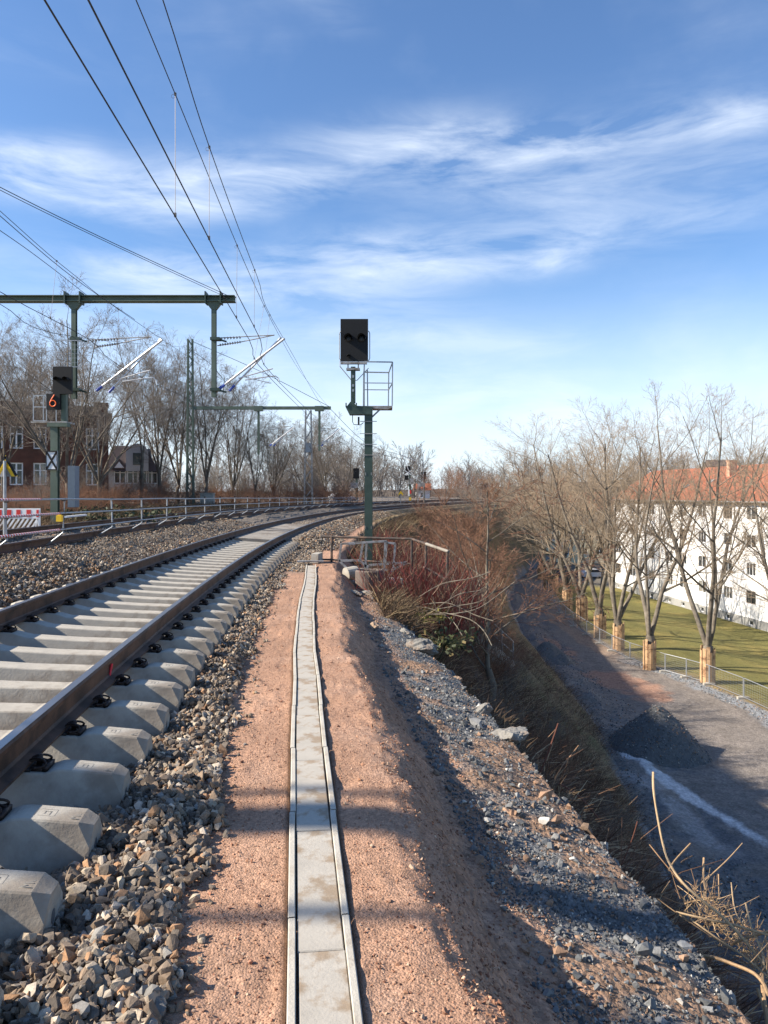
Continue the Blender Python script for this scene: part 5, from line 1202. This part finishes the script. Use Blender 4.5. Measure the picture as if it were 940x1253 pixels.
for i, (px, Y, h) in enumerate(RSH):
    x = (px-CX)/F*Y; z = float(H(x, Y, False)); z = max(z, -1.0 if Y < 20 else -1.6); th = Thing('red_stemmed_shrub', 'red-stemmed leafless shrub %s' % WH[i], 'shrub', (x, Y, z), 'red-stemmed shrubs below the tall signal')
    mb = MB(); C = stems(mb, x, Y, z-.25, 120, h*.86+.2, .5, .0075, rr, .30, .55, 7)
    k = rr.randint(0, 120, 220); f = rr.randint(2, 6, 220); p = C[k, f]; n = len(p); d = np.stack([rr.normal(0, .6, n), rr.normal(0, .6, n), np.full(n, .9)], 1); d /= np.linalg.norm(d, axis=1, keepdims=True)
    L = rr.uniform(.15, .5, n); CC = np.stack([p+d*L[:, None]*t+np.array([0, 0, .06])*t*t for t in (0, .5, 1)], 1); tubes(mb, CC, np.array([[.005, .004, .0025]])*np.ones((n, 1)), 3)
    th.part('stems', mb, M['stem_red'])
# arching pale bramble canes hanging over the pit
BRC = [[(506, 735, 15), (540, 715, 14.6), (575, 708, 14.2), (600, 700, 14)], [(520, 748, 14.6), (555, 742, 14.2), (590, 735, 13.8), (612, 715, 13.6)], [(515, 740, 14.8), (548, 738, 14.4), (580, 752, 14), (604, 760, 13.7)], [(530, 748, 14.4), (560, 728, 14), (588, 722, 13.8), (598, 712, 13.6)],
       [(535, 752, 14.2), (562, 750, 13.8), (590, 742, 13.6), (630, 712, 13.4)], [(500, 742, 14.8), (528, 745, 14.4), (552, 758, 14), (566, 778, 13.6)], [(545, 750, 14), (575, 758, 13.6), (592, 772, 13.3), (602, 790, 13.1)]]
th = Thing('bramble', 'pale arching bramble canes hanging over the pit right of the red shrubs', 'shrub', tuple(at(520, 745, 14.6)))
for c_ in BRC:
    base = [at(*p) for p in c_]; mb = MB(); mb.tube([at(518, 752, 14.6)]+spline(base, 6), .009, 5)
    for k in range(5):
        p = base[1].lerp(base[3], k/5); mb.tube([p, p+Vector((rr.uniform(-.1, .3), rr.uniform(-.2, .1), rr.uniform(.05, .4)))], .004, 4)
    th.part('cane', mb, M['bark_w'])
# dead grass on the slope, dry plants round the shrubs
def blades(mb, X, Y, Z, h, rr, w=.006, lean=.5, slope=(0.25, -.05)):
    n = len(X); P = 4; d = np.stack([rr.normal(slope[0], lean, n), rr.normal(slope[1], lean, n), np.ones(n)], 1); d /= np.linalg.norm(d, axis=1, keepdims=True)
    C = np.empty((n, P, 3)); C[:, 0] = np.stack([X, Y, Z], 1); cur = d.copy()
    for k in range(1, P): cur = cur+np.array([.10, 0, -.16])+rr.normal(0, .12, (n, 3)); cur /= np.linalg.norm(cur, axis=1, keepdims=True); C[:, k] = C[:, k-1]+cur*(h/(P-1))[:, None]
    tubes(mb, C, w*np.linspace(1, .25, P)[None]*rr.uniform(.6, 1.5, (n, 1)), 3)
rr = np.random.RandomState(21)
def spread(n, fa, fb, y0, y1, clump=1.0, thr=-.05):
    Y = y0*(y1/y0)**rr.rand(n); A = fa(Y); X = A+(fb(Y)-A)*rr.rand(n); k = fbm(X, Y, clump, 3, 123) > thr; return X[k], Y[k]
mb = MB(); X, Y = spread(26000, lambda y: Xt(y)+2.4, lambda y: Xtoe(y)-.5, 6.0, 48, 1.1, .02); blades(mb, X, Y, H(X, Y)-.03, rr.uniform(.35, 1.0, len(X)), rr, .0085, .8)
X, Y = spread(42000, lambda y: Xt(y)+2.15, lambda y: Xtoe(y)-.4, 3.0, 50, 1.6, -.12); blades(mb, X, Y, H(X, Y)-.03, rr.uniform(.12, .55, len(X))*np.clip(Y/12, .7, 1.5), rr, .005, .7)
single('slope_brush', mb, M['straw_dark'], 'dark matted dead grass and brush covering the embankment slope', 'dead grass', kind='stuff')
mb = MB(); X, Y = spread(9000, lambda y: Xt(y)+2.0, lambda y: Xt(y)+3.0, 5.0, 16, .8, -.02); blades(mb, X, Y, H(X, Y)-.02, rr.uniform(.08, .32, len(X)), rr, .004, .6)
X, Y = spread(11000, lambda y: Xt(y)+1.25, lambda y: Xt(y)+3.2, 13.2, 24, .8, -.12); blades(mb, X, Y, H(X, Y)-.02, rr.uniform(.15, .6, len(X)), rr, .006, .5)
X, Y = spread(30000, lambda y: Xr(y)-15, lambda y: Xr(y)-7.6, 18, 75, 2.0, -.3); blades(mb, X, Y, H(X, Y)-.02, rr.uniform(.15, .6, len(X)), rr, .009, .4)
X, Y = spread(9000, lambda y: Xt(y)+.7, lambda y: Xt(y)+3, 22, 80, 2.0, -.1); blades(mb, X, Y, H(X, Y, False)-.05, rr.uniform(.3, .9, len(X)), rr, .012, .4)
single('dry_grass', mb, M['straw'], 'dry straw-coloured grass beside the tracks and under the shrubs', 'dead grass', kind='stuff')
# low green leaves
def leafpatch(mb, cx, cy, cz, n, r, rr, s=.03):
    c = np.stack([rr.normal(cx, r, n), rr.normal(cy, r, n), cz+np.abs(rr.normal(0, r*.6, n))], 1); Rm = rotmats(n, rr); q_ = np.array([(-.5, -1, 0), (.5, -1, 0), (.5, 1, 0), (-.5, 1, 0)])*s; W = np.einsum('nij,vj->nvi', Rm, q_)+c[:, None]
    mb.raw(W.reshape(-1, 3), np.arange(n*4).reshape(n, 4))
mb = MB(); p = at(545, 790, 12.0); leafpatch(mb, p.x, 12.0, p.z-.05, 160, .22, rr, .035)
for v in mb.V[0].reshape(-1, 4, 3).mean(1): mb.tube([(p.x, 12.0, p.z), tuple(v)], .003, 3)

mb.tube([(p.x-.2, 12.1, p.z-.5), (p.x, 12, p.z)], .01, 4)
single('ivy_sprig', mb, M['leafgreen'], 'small sunlit green leafy sprig hanging over the dark pit', 'plant', loc=tuple(p))
mb = MB(); p = at(505, 735, 14.6)
for k in range(14): leafpatch(mb, p.x+rr.normal(0, .35), 14.6+rr.normal(0, .4), float(H(p.x, 14.6))+.05, 70, .14, rr, .03)
single('moss_cushion', mb, mat('yellow_green_moss', (.22, .20, .05), .9, 0, .3, 5), 'yellowish green mossy cushion at the foot of the red shrubs', 'plant', loc=tuple(p))
mb = MB()
for k in range(22):
    px = rr.uniform(0, 210); Y = rr.uniform(28, 40); x = (px-CX)/F*Y; leafpatch(mb, x, Y, float(H(x, Y)), 90, .35, rr, .07)
single('ivy_undergrowth', mb, M['leafgreen'], 'dull green ivy undergrowth along the wood edge at left', 'undergrowth', kind='stuff')
# cut stalks in the lower right corner
def stalks():
    Y0 = 4.4; q = lambda x, y, Y=Y0: at(x, y, Y); th = Thing('cut_stalks', 'bundle of pale dry cut stalks sprawling at the lower right corner', 'dry stalks', tuple(q(880, 1200)))
    def zz(px, py):  # crop pixels of the detail view
        return 760+px/4.006, 940+py/4.006
    L = [([(158, 20), (162, 130), (205, 370), (245, 480), (330, 590), (520, 750), (690, 950), (760, 1080)], .0085, 4.6), ([(340, 370), (262, 455), (236, 500)], .007, 4.6), ([(140, 375), (200, 450), (300, 570)], .0045, 4.6), ([(595, 368), (520, 450), (400, 560), (370, 580)], .0042, 4.7), ([(406, 440), (404, 520), (412, 600)], .007, 4.5), ([(478, 520), (480, 640)], .004, 4.5),
         ([(268, 912), (440, 925), (560, 965), (650, 1005), (700, 1060), (720, 1110)], .010, 4.0), ([(340, 740), (480, 840), (600, 920), (760, 1060)], .006, 4.3), ([(270, 705), (420, 740), (560, 770), (760, 830)], .007, 4.3), ([(540, 865), (620, 830), (760, 790)], .009, 4.2), ([(560, 740), (640, 790), (760, 820)], .011, 4.4), ([(690, 1010), (700, 1120), (720, 1260)], .013, 3.9), ([(670, 1080), (700, 1180), (720, 1250)], .008, 3.9),
         ([(180, 640), (260, 700), (420, 810), (560, 900)], .0035, 4.4), ([(350, 430), (310, 450), (295, 460)], .004, 4.6), ([(610, 660), (640, 780), (690, 900), (700, 960)], .006, 4.2), ([(540, 560), (560, 700), (620, 800)], .004, 4.3), ([(240, 552), (200, 610)], .003, 4.5)]
    mb = MB()
    for pts, r, Y in L: mb.tube(spline([at(*zz(a, b), Y-.10*(i)) for i, (a, b) in enumerate(pts)], 4), r*.8, 6)
    th.part('stalks', mb, M['straw_pale'])
    mb = MB(); r9 = np.random.RandomState(77); n = 330
    t = r9.rand(n); px = 300+t*400+r9.normal(0, 40, n); py = 590+t*400+r9.normal(0, 45, n); Y = 4.55-.5*t+r9.normal(0, .12, n)
    P0 = np.stack([(760+px/4.006-CX)/F*Y, Y, CAMZ-(940+py/4.006-HY)/F*Y], 1); d = r9.normal(0, 1, (n, 3)); d[:, 2] = np.abs(d[:, 2])*.8+.25; d[:, 0] += .4; d /= np.linalg.norm(d, axis=1, keepdims=True); Ls = r9.uniform(.04, .22, n)
    C = np.stack([P0, P0+d*Ls[:, None]*.5+r9.normal(0, .01, (n, 3)), P0+d*Ls[:, None]], 1); C = C+np.array([.06, 0, -.06]); tubes(mb, C, r9.uniform(.0010, .0028, (n, 1))*np.array([[1, .9, .6]]), 4); th.part('twigs', mb, M['straw_pale'])
stalks()
TW = [((683, 885), (655, 960), 8, .008, 'thin red twig standing on the slope below the tan boulder'), ((684, 958), (735, 1005), 7, .006, 'reddish twig lying slantwise on the brushy slope'), ((780, 1005), (760, 1060), 6, .004, 'short pale stem sticking up from the slope')]
for a, b, Y, r, lab in TW:
    A = at(*a, Y); B = at(*b, Y); mb = MB(); mb.tube(spline([A, A.lerp(B, .5)+Vector((.02, 0, .03)), B], 4), r, 5); single('loose_twig', mb, M['stem_red'], lab, 'twig', loc=tuple(B))

# ---------------------------------------------------------------- far wood
def wood(name, label, n, fx, fy, zf, smin, smax, seed, mt, dens=(7, 6, 5)):
    r2 = np.random.RandomState(seed); outs = []
    for v in range(4):
        mbq = MB()
        st = [((0, 0, 0), (0, 0, 1), 9.5, .16)]
        for (C, Rr, ns, li) in grow(seed+v, st, [(10, .2, 1, 34, .50, .05, .1, 6, 4), (dens[0], .1, 1, 34, .5, .1, .25, 4, 3), (dens[1], .1, 1, 34, .55, .12, .15, 3, 3), (0, 0, 1, 30, .5, .12, .1, 3, 3)], .020): tubes(mbq, C, Rr, 3)
        outs.append((np.concatenate(mbq.V), np.concatenate(mbq.L).reshape(-1, 4)))
    mb = MB(); k = r2.randint(0, 4, n); X = fx(r2.rand(n)); Y = fy(r2.rand(n))
    for i in range(n):
        V, f = outs[k[i]]; a = r2.uniform(0, 6.28); s = r2.uniform(smin, smax); c, s_ = math.cos(a), math.sin(a)
        W = V @ np.array([[c, s_, 0], [-s_, c, 0], [0, 0, 1]])*np.array([s*1.15, s*1.15, s])+np.array([X[i], Y[i], float(zf(X[i], Y[i]))-.3]); mb.raw(W, f)
    single(name, mb, mt, label, 'woodland', kind='stuff')
wood('far_woodland', 'leafless brown wood closing the view behind the railway curve', 170, lambda t: -75+t*190, lambda t: 150+t*70, lambda x, y: -6+0*x+3*(x < 10), .95, 1.5, 301, M['twig_l'])
wood('hill_woodland', 'wooded hillside far behind the white apartment block', 330, lambda t: -120+t*420, lambda t: 225+t*140, lambda x, y: hillz(np.array(x), np.array(y)), .9, 1.3, 311, M['twig_l'], (5, 4, 4))

# ---------------------------------------------------------------- buildings
def facade(mb, O, u, W, Ht, holes, depth=.16, up=Vector((0, 0, 1))):
    """wall plane from corner O along u with rectangular openings (u0, v0, u1, v1) and their reveals; outside is u x up"""
    O = Vector(O); u = Vector(u).normalized(); n = u.cross(up).normalized()
    us = sorted(set([0, W]+[h[0] for h in holes]+[h[2] for h in holes])); vs = sorted(set([0, Ht]+[h[1] for h in holes]+[h[3] for h in holes]))
    P = lambda a, b, c=0: tuple(O+u*a+up*b-n*c)
    for i in range(len(us)-1):
        for j in range(len(vs)-1):
            cu, cv = (us[i]+us[i+1])/2, (vs[j]+vs[j+1])/2
            if any(h[0] < cu < h[2] and h[1] < cv < h[3] for h in holes): continue
            mb.raw([P(us[i], vs[j]), P(us[i+1], vs[j]), P(us[i+1], vs[j+1]), P(us[i], vs[j+1])], [(0, 1, 2, 3)])
    for (a, b, c, d) in holes:
        for (p, q_) in (((a, b), (c, b)), ((c, b), (c, d)), ((c, d), (a, d)), ((a, d), (a, b))):
            mb.raw([P(*p), P(*q_), P(*q_, depth), P(*p, depth)], [(0, 1, 2, 3)])
def window(th, O, u, hole, depth=.16, frame='frame', mull=1, bar=False, fw=.07):
    O = Vector(O); u = Vector(u).normalized(); up = Vector((0, 0, 1)); n = u.cross(up).normalized(); a, b, c, d = hole; P = lambda x, y, z: O+u*x+up*y-n*z
    mb = MB(); z = depth-.05
    def bx(x0, y0, x1, y1, t=.06): 
        m = Matrix((u, n, up)).transposed(); mb.box(P((x0+x1)/2, (y0+y1)/2, z), (abs(x1-x0), t, abs(y1-y0)), M=m)
    bx(a, b, c, b+fw); bx(a, d-fw, c, d); bx(a, b+fw, a+fw, d-fw); bx(c-fw, b+fw, c, d-fw)
    for i in range(mull): x = a+(c-a)*(i+1)/(mull+1); bx(x-fw*.55, b+fw, x+fw*.55, d-fw, .05)
    if bar: y = b+(d-b)*.66; bx(a+fw, y-fw*.4, c-fw, y+fw*.4, .045)
    o = th.part('window', mb, M[frame])
    mb = MB(); mb.raw([P(a, b, depth-.01), P(c, b, depth-.01), P(c, d, depth-.01), P(a, d, depth-.01)], [(0, 1, 2, 3)]); th.part('pane', mb, M['glass'], parent=o)
def apartment():
    A = Vector((33.4-(108.5-100.6)*.126, 108.5, -11.7)); Bv = Vector((33.4-(48-100.6)*.126, 48.0, -11.7)); u = (Bv-A).normalized(); W = (Bv-A).length; top = 1.0; base = -11.0
    th = Thing('apartment_block', 'long white four-storey apartment block with orange tiled roof beyond the lawn', 'building', tuple(A))
    Ys = [107, 102.6, 97.3, 92.7, 89.5, 85.4, 80.4, 76.4, 73.0, 69.0, 65.0, 61, 57, 53, 50]; us = [(108.5-y)/abs(u.y) for y in Ys]
    holes = []; Z0 = A.z
    for uu in us:
        for k in range(4): zt = .42-2.78*k; holes.append((uu-.80, zt-1.30-Z0, uu+.80, zt-Z0))
    n = u.cross(Vector((0, 0, 1))); D = 12.0
    mb = MB(); pl = []
    for uu in us: pl.append((uu-.4, .35, uu+.4, .80))
    hh = holes+pl
    facade(mb, A, u, W, top-Z0, hh, .10); 
    C_ = A-n*D; E = Bv-n*D
    mb.raw([A, C_, C_+Vector((0, 0, top-Z0)), A+Vector((0, 0, top-Z0))], [(0, 3, 2, 1)]); mb.raw([Bv, E, E+Vector((0, 0, top-Z0)), Bv+Vector((0, 0, top-Z0))], [(0, 1, 2, 3)]); mb.raw([C_, E, E+Vector((0, 0, top-Z0)), C_+Vector((0, 0, top-Z0))], [(0, 3, 2, 1)])
    th.part('wall', mb, M['white_wall'])
    for i, h in enumerate(holes): window(th, A, u, h, mull=1+(i % 3 == 0), frame='frame_dark' if i % 7 == 3 else 'frame', fw=.065, depth=.10)
    mb = MB(); facade(mb, A+n*.03, u, W, 1.05, pl, .05); mb.raw([A+n*.03+Vector((0, 0, 1.05)), Bv+n*.03+Vector((0, 0, 1.05)), Bv+Vector((0, 0, 1.05)), A+Vector((0, 0, 1.05))], [(0, 1, 2, 3)]); th.part('plinth', mb, M['plinth'])
    for h in pl: window(th, A, u, h, mull=0, frame='frame', fw=.05)
    # roof, hipped at both ends
    e = .55; zr = 5.0; z0 = top-.12; O = A+n*e-u*e; L = W+2*e; DD = D+2*e; P = lambda a, b, z: tuple((O+u*a-n*b).to_2d())+(z,)
    mb = MB(); V = [P(0, 0, z0), P(L, 0, z0), P(L, DD, z0), P(0, DD, z0), P(0, DD/2, zr), P(L, DD/2, zr)]
    mb.raw(V[:], [(0, 1, 5, 4), (2, 3, 4, 5)]); mb.raw([V[0], V[4], V[3]], [(0, 1, 2)]); mb.raw([V[1], V[2], V[5]], [(0, 1, 2)]); mb.raw(V[:4], [(3, 2, 1, 0)])
    rf = th.part('roof', mb, M['tiles'])
    mb = MB(); a = O+Vector((0, 0, 0)); mb.tube([(O.x+n.x*.08, O.y, z0+.02), ((O+u*L).x+n.x*.08, (O+u*L).y, z0+.02)], .085, 8); th.part('gutter', mb, M['galv_dull'])
    for uu in (us[2]+2.2, us[5]+2.2, us[8]+2.0, us[11]+2): c = A+u*uu+n*.07; mb = MB(); mb.tube([(c.x, c.y, -11.5), (c.x, c.y, 1.0)], .055, 8); th.part('downpipe', mb, M['galv_dull'])
    for k, uu in enumerate((22, 31.5, 41, 52)):
        c = A+u*uu-n*(D*.36); mb = MB(); mb.box((c.x, c.y, 4.5), (.6, .9, 1.8), rz=math.atan2(u.y, u.x)); mb.box((c.x, c.y, 5.45), (.72, 1.02, .12), rz=math.atan2(u.y, u.x)); th.part('chimney', mb, mat('chimney_brick', (.55, .33, .22), .9) if k == 0 else bpy.data.materials['chimney_brick'], parent=rf)
    for k, (uu, t) in enumerate(((16, .35), (20, .5), (33, .4), (37, .3), (45, .45))):
        c = A+u*uu-n*(D/2*t); zz = z0+(zr-z0)*(t*D/2+e)/(DD/2)+.05; mb = MB(); mb.box((c.x, c.y, zz), (.75, .7, .12), M=Matrix.Rotation(math.atan2(u.y, u.x), 3, 'Z') @ Matrix.Rotation(R(36), 3, 'X')); th.part('skylight', mb, M['galv_dull'], parent=rf)
apartment()
def box_house(name, label, x0, x1, y0, y1, z0, z1, wallm, roofm, cols, rows, ww, wh, roof='gable', rh=3, frame='frame', chim=(), bar=True, mull=1, sidecols=(), piv=None):
    th = Thing(name, label, 'building', ((x0+x1)/2, y0, z0)); mb = MB(); holes = [(c-ww/2-x0, r-z0, c+ww/2-x0, r+wh-z0) for c in cols for r in rows]
    facade(mb, (x0, y0, z0), (1, 0, 0), x1-x0, z1-z0, holes)
    sh = [(y-ww/2-y0, r-z0, y+ww/2-y0, r+wh-z0) for y in sidecols for r in rows]
    if x0 > 0: facade(mb, (x0, y1, z0), (0, -1, 0), y1-y0, z1-z0, sh)
    else: mb.raw([(x0, y0, z0), (x0, y1, z0), (x0, y1, z1), (x0, y0, z1)], [(0, 3, 2, 1)])
    if x0 <= 0: facade(mb, (x1, y0, z0), (0, 1, 0), y1-y0, z1-z0, sh)
    else: mb.raw([(x1, y0, z0), (x1, y1, z0), (x1, y1, z1), (x1, y0, z1)], [(0, 1, 2, 3)])
    mb.raw([(x0, y1, z0), (x1, y1, z0), (x1, y1, z1), (x0, y1, z1)], [(0, 3, 2, 1)]); th.part('wall', mb, wallm)
    for h in holes: window(th, (x0, y0, z0), (1, 0, 0), h, frame=frame, bar=bar, mull=mull, fw=.09)
    for h in sh:
        if x0 > 0: window(th, (x0, y1, z0), (0, -1, 0), h, frame=frame, bar=bar, mull=mull)
        else: window(th, (x1, y0, z0), (0, 1, 0), h, frame=frame, bar=bar, mull=mull)
    e = .4; mb = MB()
    if roof == 'gable':
        ym = (y0+y1)/2; mb.raw([(x0-e, y0-e, z1), (x1+e, y0-e, z1), (x1+e, ym, z1+rh), (x0-e, ym, z1+rh), (x1+e, y1+e, z1), (x0-e, y1+e, z1)], [(0, 1, 2, 3), (3, 2, 4, 5)]); mb.raw([(x0-e, y0-e, z1), (x0-e, ym, z1+rh), (x0-e, y1+e, z1)], [(0, 1, 2)]); mb.raw([(x1+e, y0-e, z1), (x1+e, ym, z1+rh), (x1+e, y1+e, z1)], [(0, 2, 1)]); mb.raw([(x0-e, y0-e, z1), (x1+e, y0-e, z1), (x1+e, y1+e, z1), (x0-e, y1+e, z1)], [(3, 2, 1, 0)])
    elif roof == 'flat':
        mb.box(((x0+x1)/2, (y0+y1)/2, z1+.12), (x1-x0+.5, y1-y0+.5, .24)); mb.box(((x0+x1)/2, (y0+y1)/2, z1+.5), (x1-x0-.8, y1-y0-.8, .5))
    elif roof == 'mansard':
        i = 1.0; mb.raw([(x0-.2, y0-.2, z1), (x1+.2, y0-.2, z1), (x1+.2, y1, z1), (x0-.2, y1, z1), (x0+i, y0+i, z1+rh), (x1-i, y0+i, z1+rh), (x1-i, y1-i, z1+rh), (x0+i, y1-i, z1+rh)], [(0, 1, 5, 4), (1, 2, 6, 5), (2, 3, 7, 6), (3, 0, 4, 7), (4, 5, 6, 7)])
    rf = th.part('roof', mb, roofm)
    for (cx_, cy_, cw, ch, ct) in chim:
        mb = MB(); mb.box((cx_, cy_, ct-ch/2), (cw, cw, ch)); mb.box((cx_, cy_, ct-.12), (cw+.16, cw+.16, .12)); mb.box((cx_, cy_, ct+.05), (cw+.1, cw+.1, .1)); th.part('chimney', mb, M['brick'] if wallm is M['brick'] else M['plinth'], parent=rf)
    if piv is not None:
        ang, kx, ky = piv; c, s_ = math.cos(ang), math.sin(ang); dx, dy = th.e.location.x-kx, th.e.location.y-ky
        th.e.location = (kx+c*dx-s_*dy, ky+s_*dx+c*dy, th.e.location.z); th.e.rotation_euler = (0, 0, ang)
    return th
Yb = 55.0; wx = lambda px: (px-CX)/F*Yb; wz = lambda py: CAMZ-(py-HY)/F*Yb
def wr(px, kx, Y, ang):
    t = (px-CX)/F; return kx-(t*Y-kx)/(t*math.sin(ang)-math.cos(ang))
an = R(20.5); kx = wx(133); WB = lambda px: wr(px, kx, Yb, an)
bh = box_house('brick_house', 'dark brown brick house with white windows and chimney behind the left signal', kx-22, kx, Yb, Yb+12, .2, wz(510), M['brick'], M['slate'], [WB(p) for p in (-60, -30, -5, 20, 49, 113)], [wz(594), wz(551)], .85, 1.55, 'flat', frame='frame', chim=((kx-.5, Yb+.8, .9, 3.0, wz(494)),), piv=(an, kx, Yb))
mb = MB(); mb.box((kx-13.5, Yb+6, wz(503)), (16, 9, 1.2)); bh.part('upper_storey', mb, M['brick'])
mb = MB(); mb.tube([(kx-.7, Yb-.1, .3), (kx-.7, Yb-.1, wz(512))], .07, 8); bh.part('downpipe', mb, M['galv'])
Yb = 72.0
kx = wx(192); WB = lambda px: wr(px, kx, Yb, R(18))
gh = box_house('grey_house', 'pale grey house with dark mansard roof and round gable left of the lattice mast', WB(125), kx, Yb, Yb+8, .2, wz(577), M['greyrender'], M['slate'], [WB(p) for p in (147, 163, 175, 186)], [wz(592)], 1.05, 1.55, 'mansard', rh=2.4, chim=((kx-.8, Yb+4, .8, 2.5, wz(548)),), piv=(R(18), kx, Yb))
mb = MB(); c = WB(168); pr = [(c-1.0, wz(577)), (c+1.0, wz(577)), (c+1.0, wz(556))]+[(c+1.0*math.cos(t), wz(556)+.95*math.sin(t)) for t in np.linspace(.2, math.pi-.2, 9)]+[(c-1.0, wz(556))]; mb.prism(pr, Yb-.25, Yb+3); dm = gh.part('round_gable', mb, M['greyrender'])
mb = MB(); mb.box((c, Yb-.27, wz(562)), (.75, .05, 1.1)); gh.part('pane', mb, M['glass'], parent=dm)
mb = MB(); c = WB(146); mb.prism([(c-.75, wz(574)), (c+.75, wz(574)), (c, wz(562))], Yb-.2, Yb+2); gh.part('dormer', mb, M['slate']); 
mb = MB(); mb.prism([(c-.42, wz(573)), (c+.42, wz(573)), (c, wz(565.5))], Yb-.24, Yb-.21); gh.part('dormer_window', mb, M['frame'])
# blocks and houses beyond
box_house('apartment_block', 'cream apartment block seen through the trees left of the white block', 27, 45, 148, 160, -12, -1.5, M['cream_wall'], M['tiles'], [29.5, 32.5, 35.5, 38.5, 41.5], [-10, -7.2, -4.4], 1.5, 1.35, 'gable', 3.6, bar=False)
box_house('distant_house', 'distant pale house with dark roof on the hill above the white block', 112, 122, 262, 270, 4, 11.2, M['cream_wall'], M['slate'], [114, 117, 120], [8.0], 1.6, 1.8, 'gable', 2.4, bar=False)
box_house('distant_house', 'distant grey house with dark roof on the hill right of the pale one', 122, 140, 225, 238, 3, 9.0, M['greyrender'], M['slate'], [126, 130, 134], [5.5], 1.6, 1.8, 'gable', 4.0, bar=False)
box_house('distant_house', 'small distant white house half hidden in the wood beside the far signals', 7, 10, 168, 174, -1, 2.6, M['white_wall'], M['tiles'], [8.5], [1.0], 1.0, 1.1, 'gable', 1.5, bar=False)
# parked cars
def car(x, y, z, rz, paint, label):
    e = bpy.data.objects.new('parked_car', None); e.location = (x, y, z); e.rotation_euler = (0, 0, rz); link(e); tag(e, label, 'car')
    def prt(n, mb, m, par=None, sm=False): o = bpy.data.objects.new(n, mb.mesh(n, m, sm, recalc=True)); link(o, par or e); return o
    mb = MB(); mb.prism([(-2.15, .3), (2.1, .3), (2.15, .62), (2.0, .85), (1.0, .95), (.35, 1.42), (-1.15, 1.45), (-1.85, 1.0), (-2.15, .9)], -.85, .85); prt('body', mb, paint)
    mb = MB(); mb.prism([(.92, .97), (.33, 1.37), (-1.1, 1.40), (-1.7, 1.0)], -.858, .858); prt('side_windows', mb, M['glass'])
    for sx in (-1.35, 1.35):
        for sy in (-.8, .8): mb = MB(); mb.tube([(sx, sy-.1, .32), (sx, sy+.1, .32)], .32, 16); prt('wheel', mb, M['rubber'])
    for sy in (-.6, .6): mb = MB(); mb.box((2.13, sy, .7), (.06, .32, .14)); prt('headlight', mb, M['frame'])
car(27.8, 119, gz(27.8, 119), R(8), M['carpaint'], 'dark blue car parked between the trunks at the far end of the lawn'); car(33.0, 121, gz(33, 121), R(8), M['carpaint_w'], 'white car parked beside the dark blue one at the lawn end')
car(-6.0, 112, .4, R(30), M['carpaint_w'], 'white car parked beyond the curve left of the tall signal')
# ---------------------------------------------------------------- site fence along the lower road
fpts = [(960, 878), (910, 855), (868, 838), (840, 829), (814, 823), (790, 814), (771, 807), (749, 797), (734, 788), (718, 777), (702, 766), (692, 757), (685, 750)]
fw_ = []
for px, py in fpts:
    Y = F*(CAMZ-LOW)/(py-HY); fw_.append(Vector(((px-CX)/F*Y, Y, 0)))
for y in (88, 97, 107): fw_.append(Vector((float(FX(y)), y, 0)))
for i in range(len(fw_)-1):
    a, b = fw_[i], fw_[i+1]; za, zb = gz(a.x, a.y), gz(b.x, b.y); h = 1.25
    th = Thing('fence_panel', 'wire mesh site fence panel, %s from the right edge of the photo' % (['first', 'second', 'third', 'fourth', 'fifth', 'sixth', 'seventh', 'eighth', 'ninth', 'tenth', 'eleventh', 'twelfth', 'thirteenth', 'fourteenth', 'fifteenth'][i]), 'fence', (a.x, a.y, za), 'site fence panels along the lower road')
    a3 = Vector((a.x, a.y, za)); b3 = Vector((b.x, b.y, zb)); u = Vector((0, 0, h)); g_ = (b3-a3)*.012; a3 += g_; b3 -= g_
    for c in (a3, b3): mb = MB(); mb.tube([c, c+u], .028, 6); th.part('post', mb, M['galv'])
    mb = MB(); mb.tube([a3+u, b3+u], .024, 6); mb.tube([a3+u*.1, b3+u*.1], .018, 6); th.part('rail', mb, M['galv'])
    mb = MB(); n = 22
    for k in range(1, n): c = a3.lerp(b3, k/n); mb.bar(c+u*.1, c+u*.98, .006, .006)
    for k in range(1, 8): mb.bar(a3+u*(.1+k*.11), b3+u*(.1+k*.11), .006, .006)
    th.part('mesh', mb, M['galv'])
    mb = MB(); mb.box((a3.x, a3.y, za+.06), (.7, .24, .13)); th.part('foot_block', mb, M['concrete'])
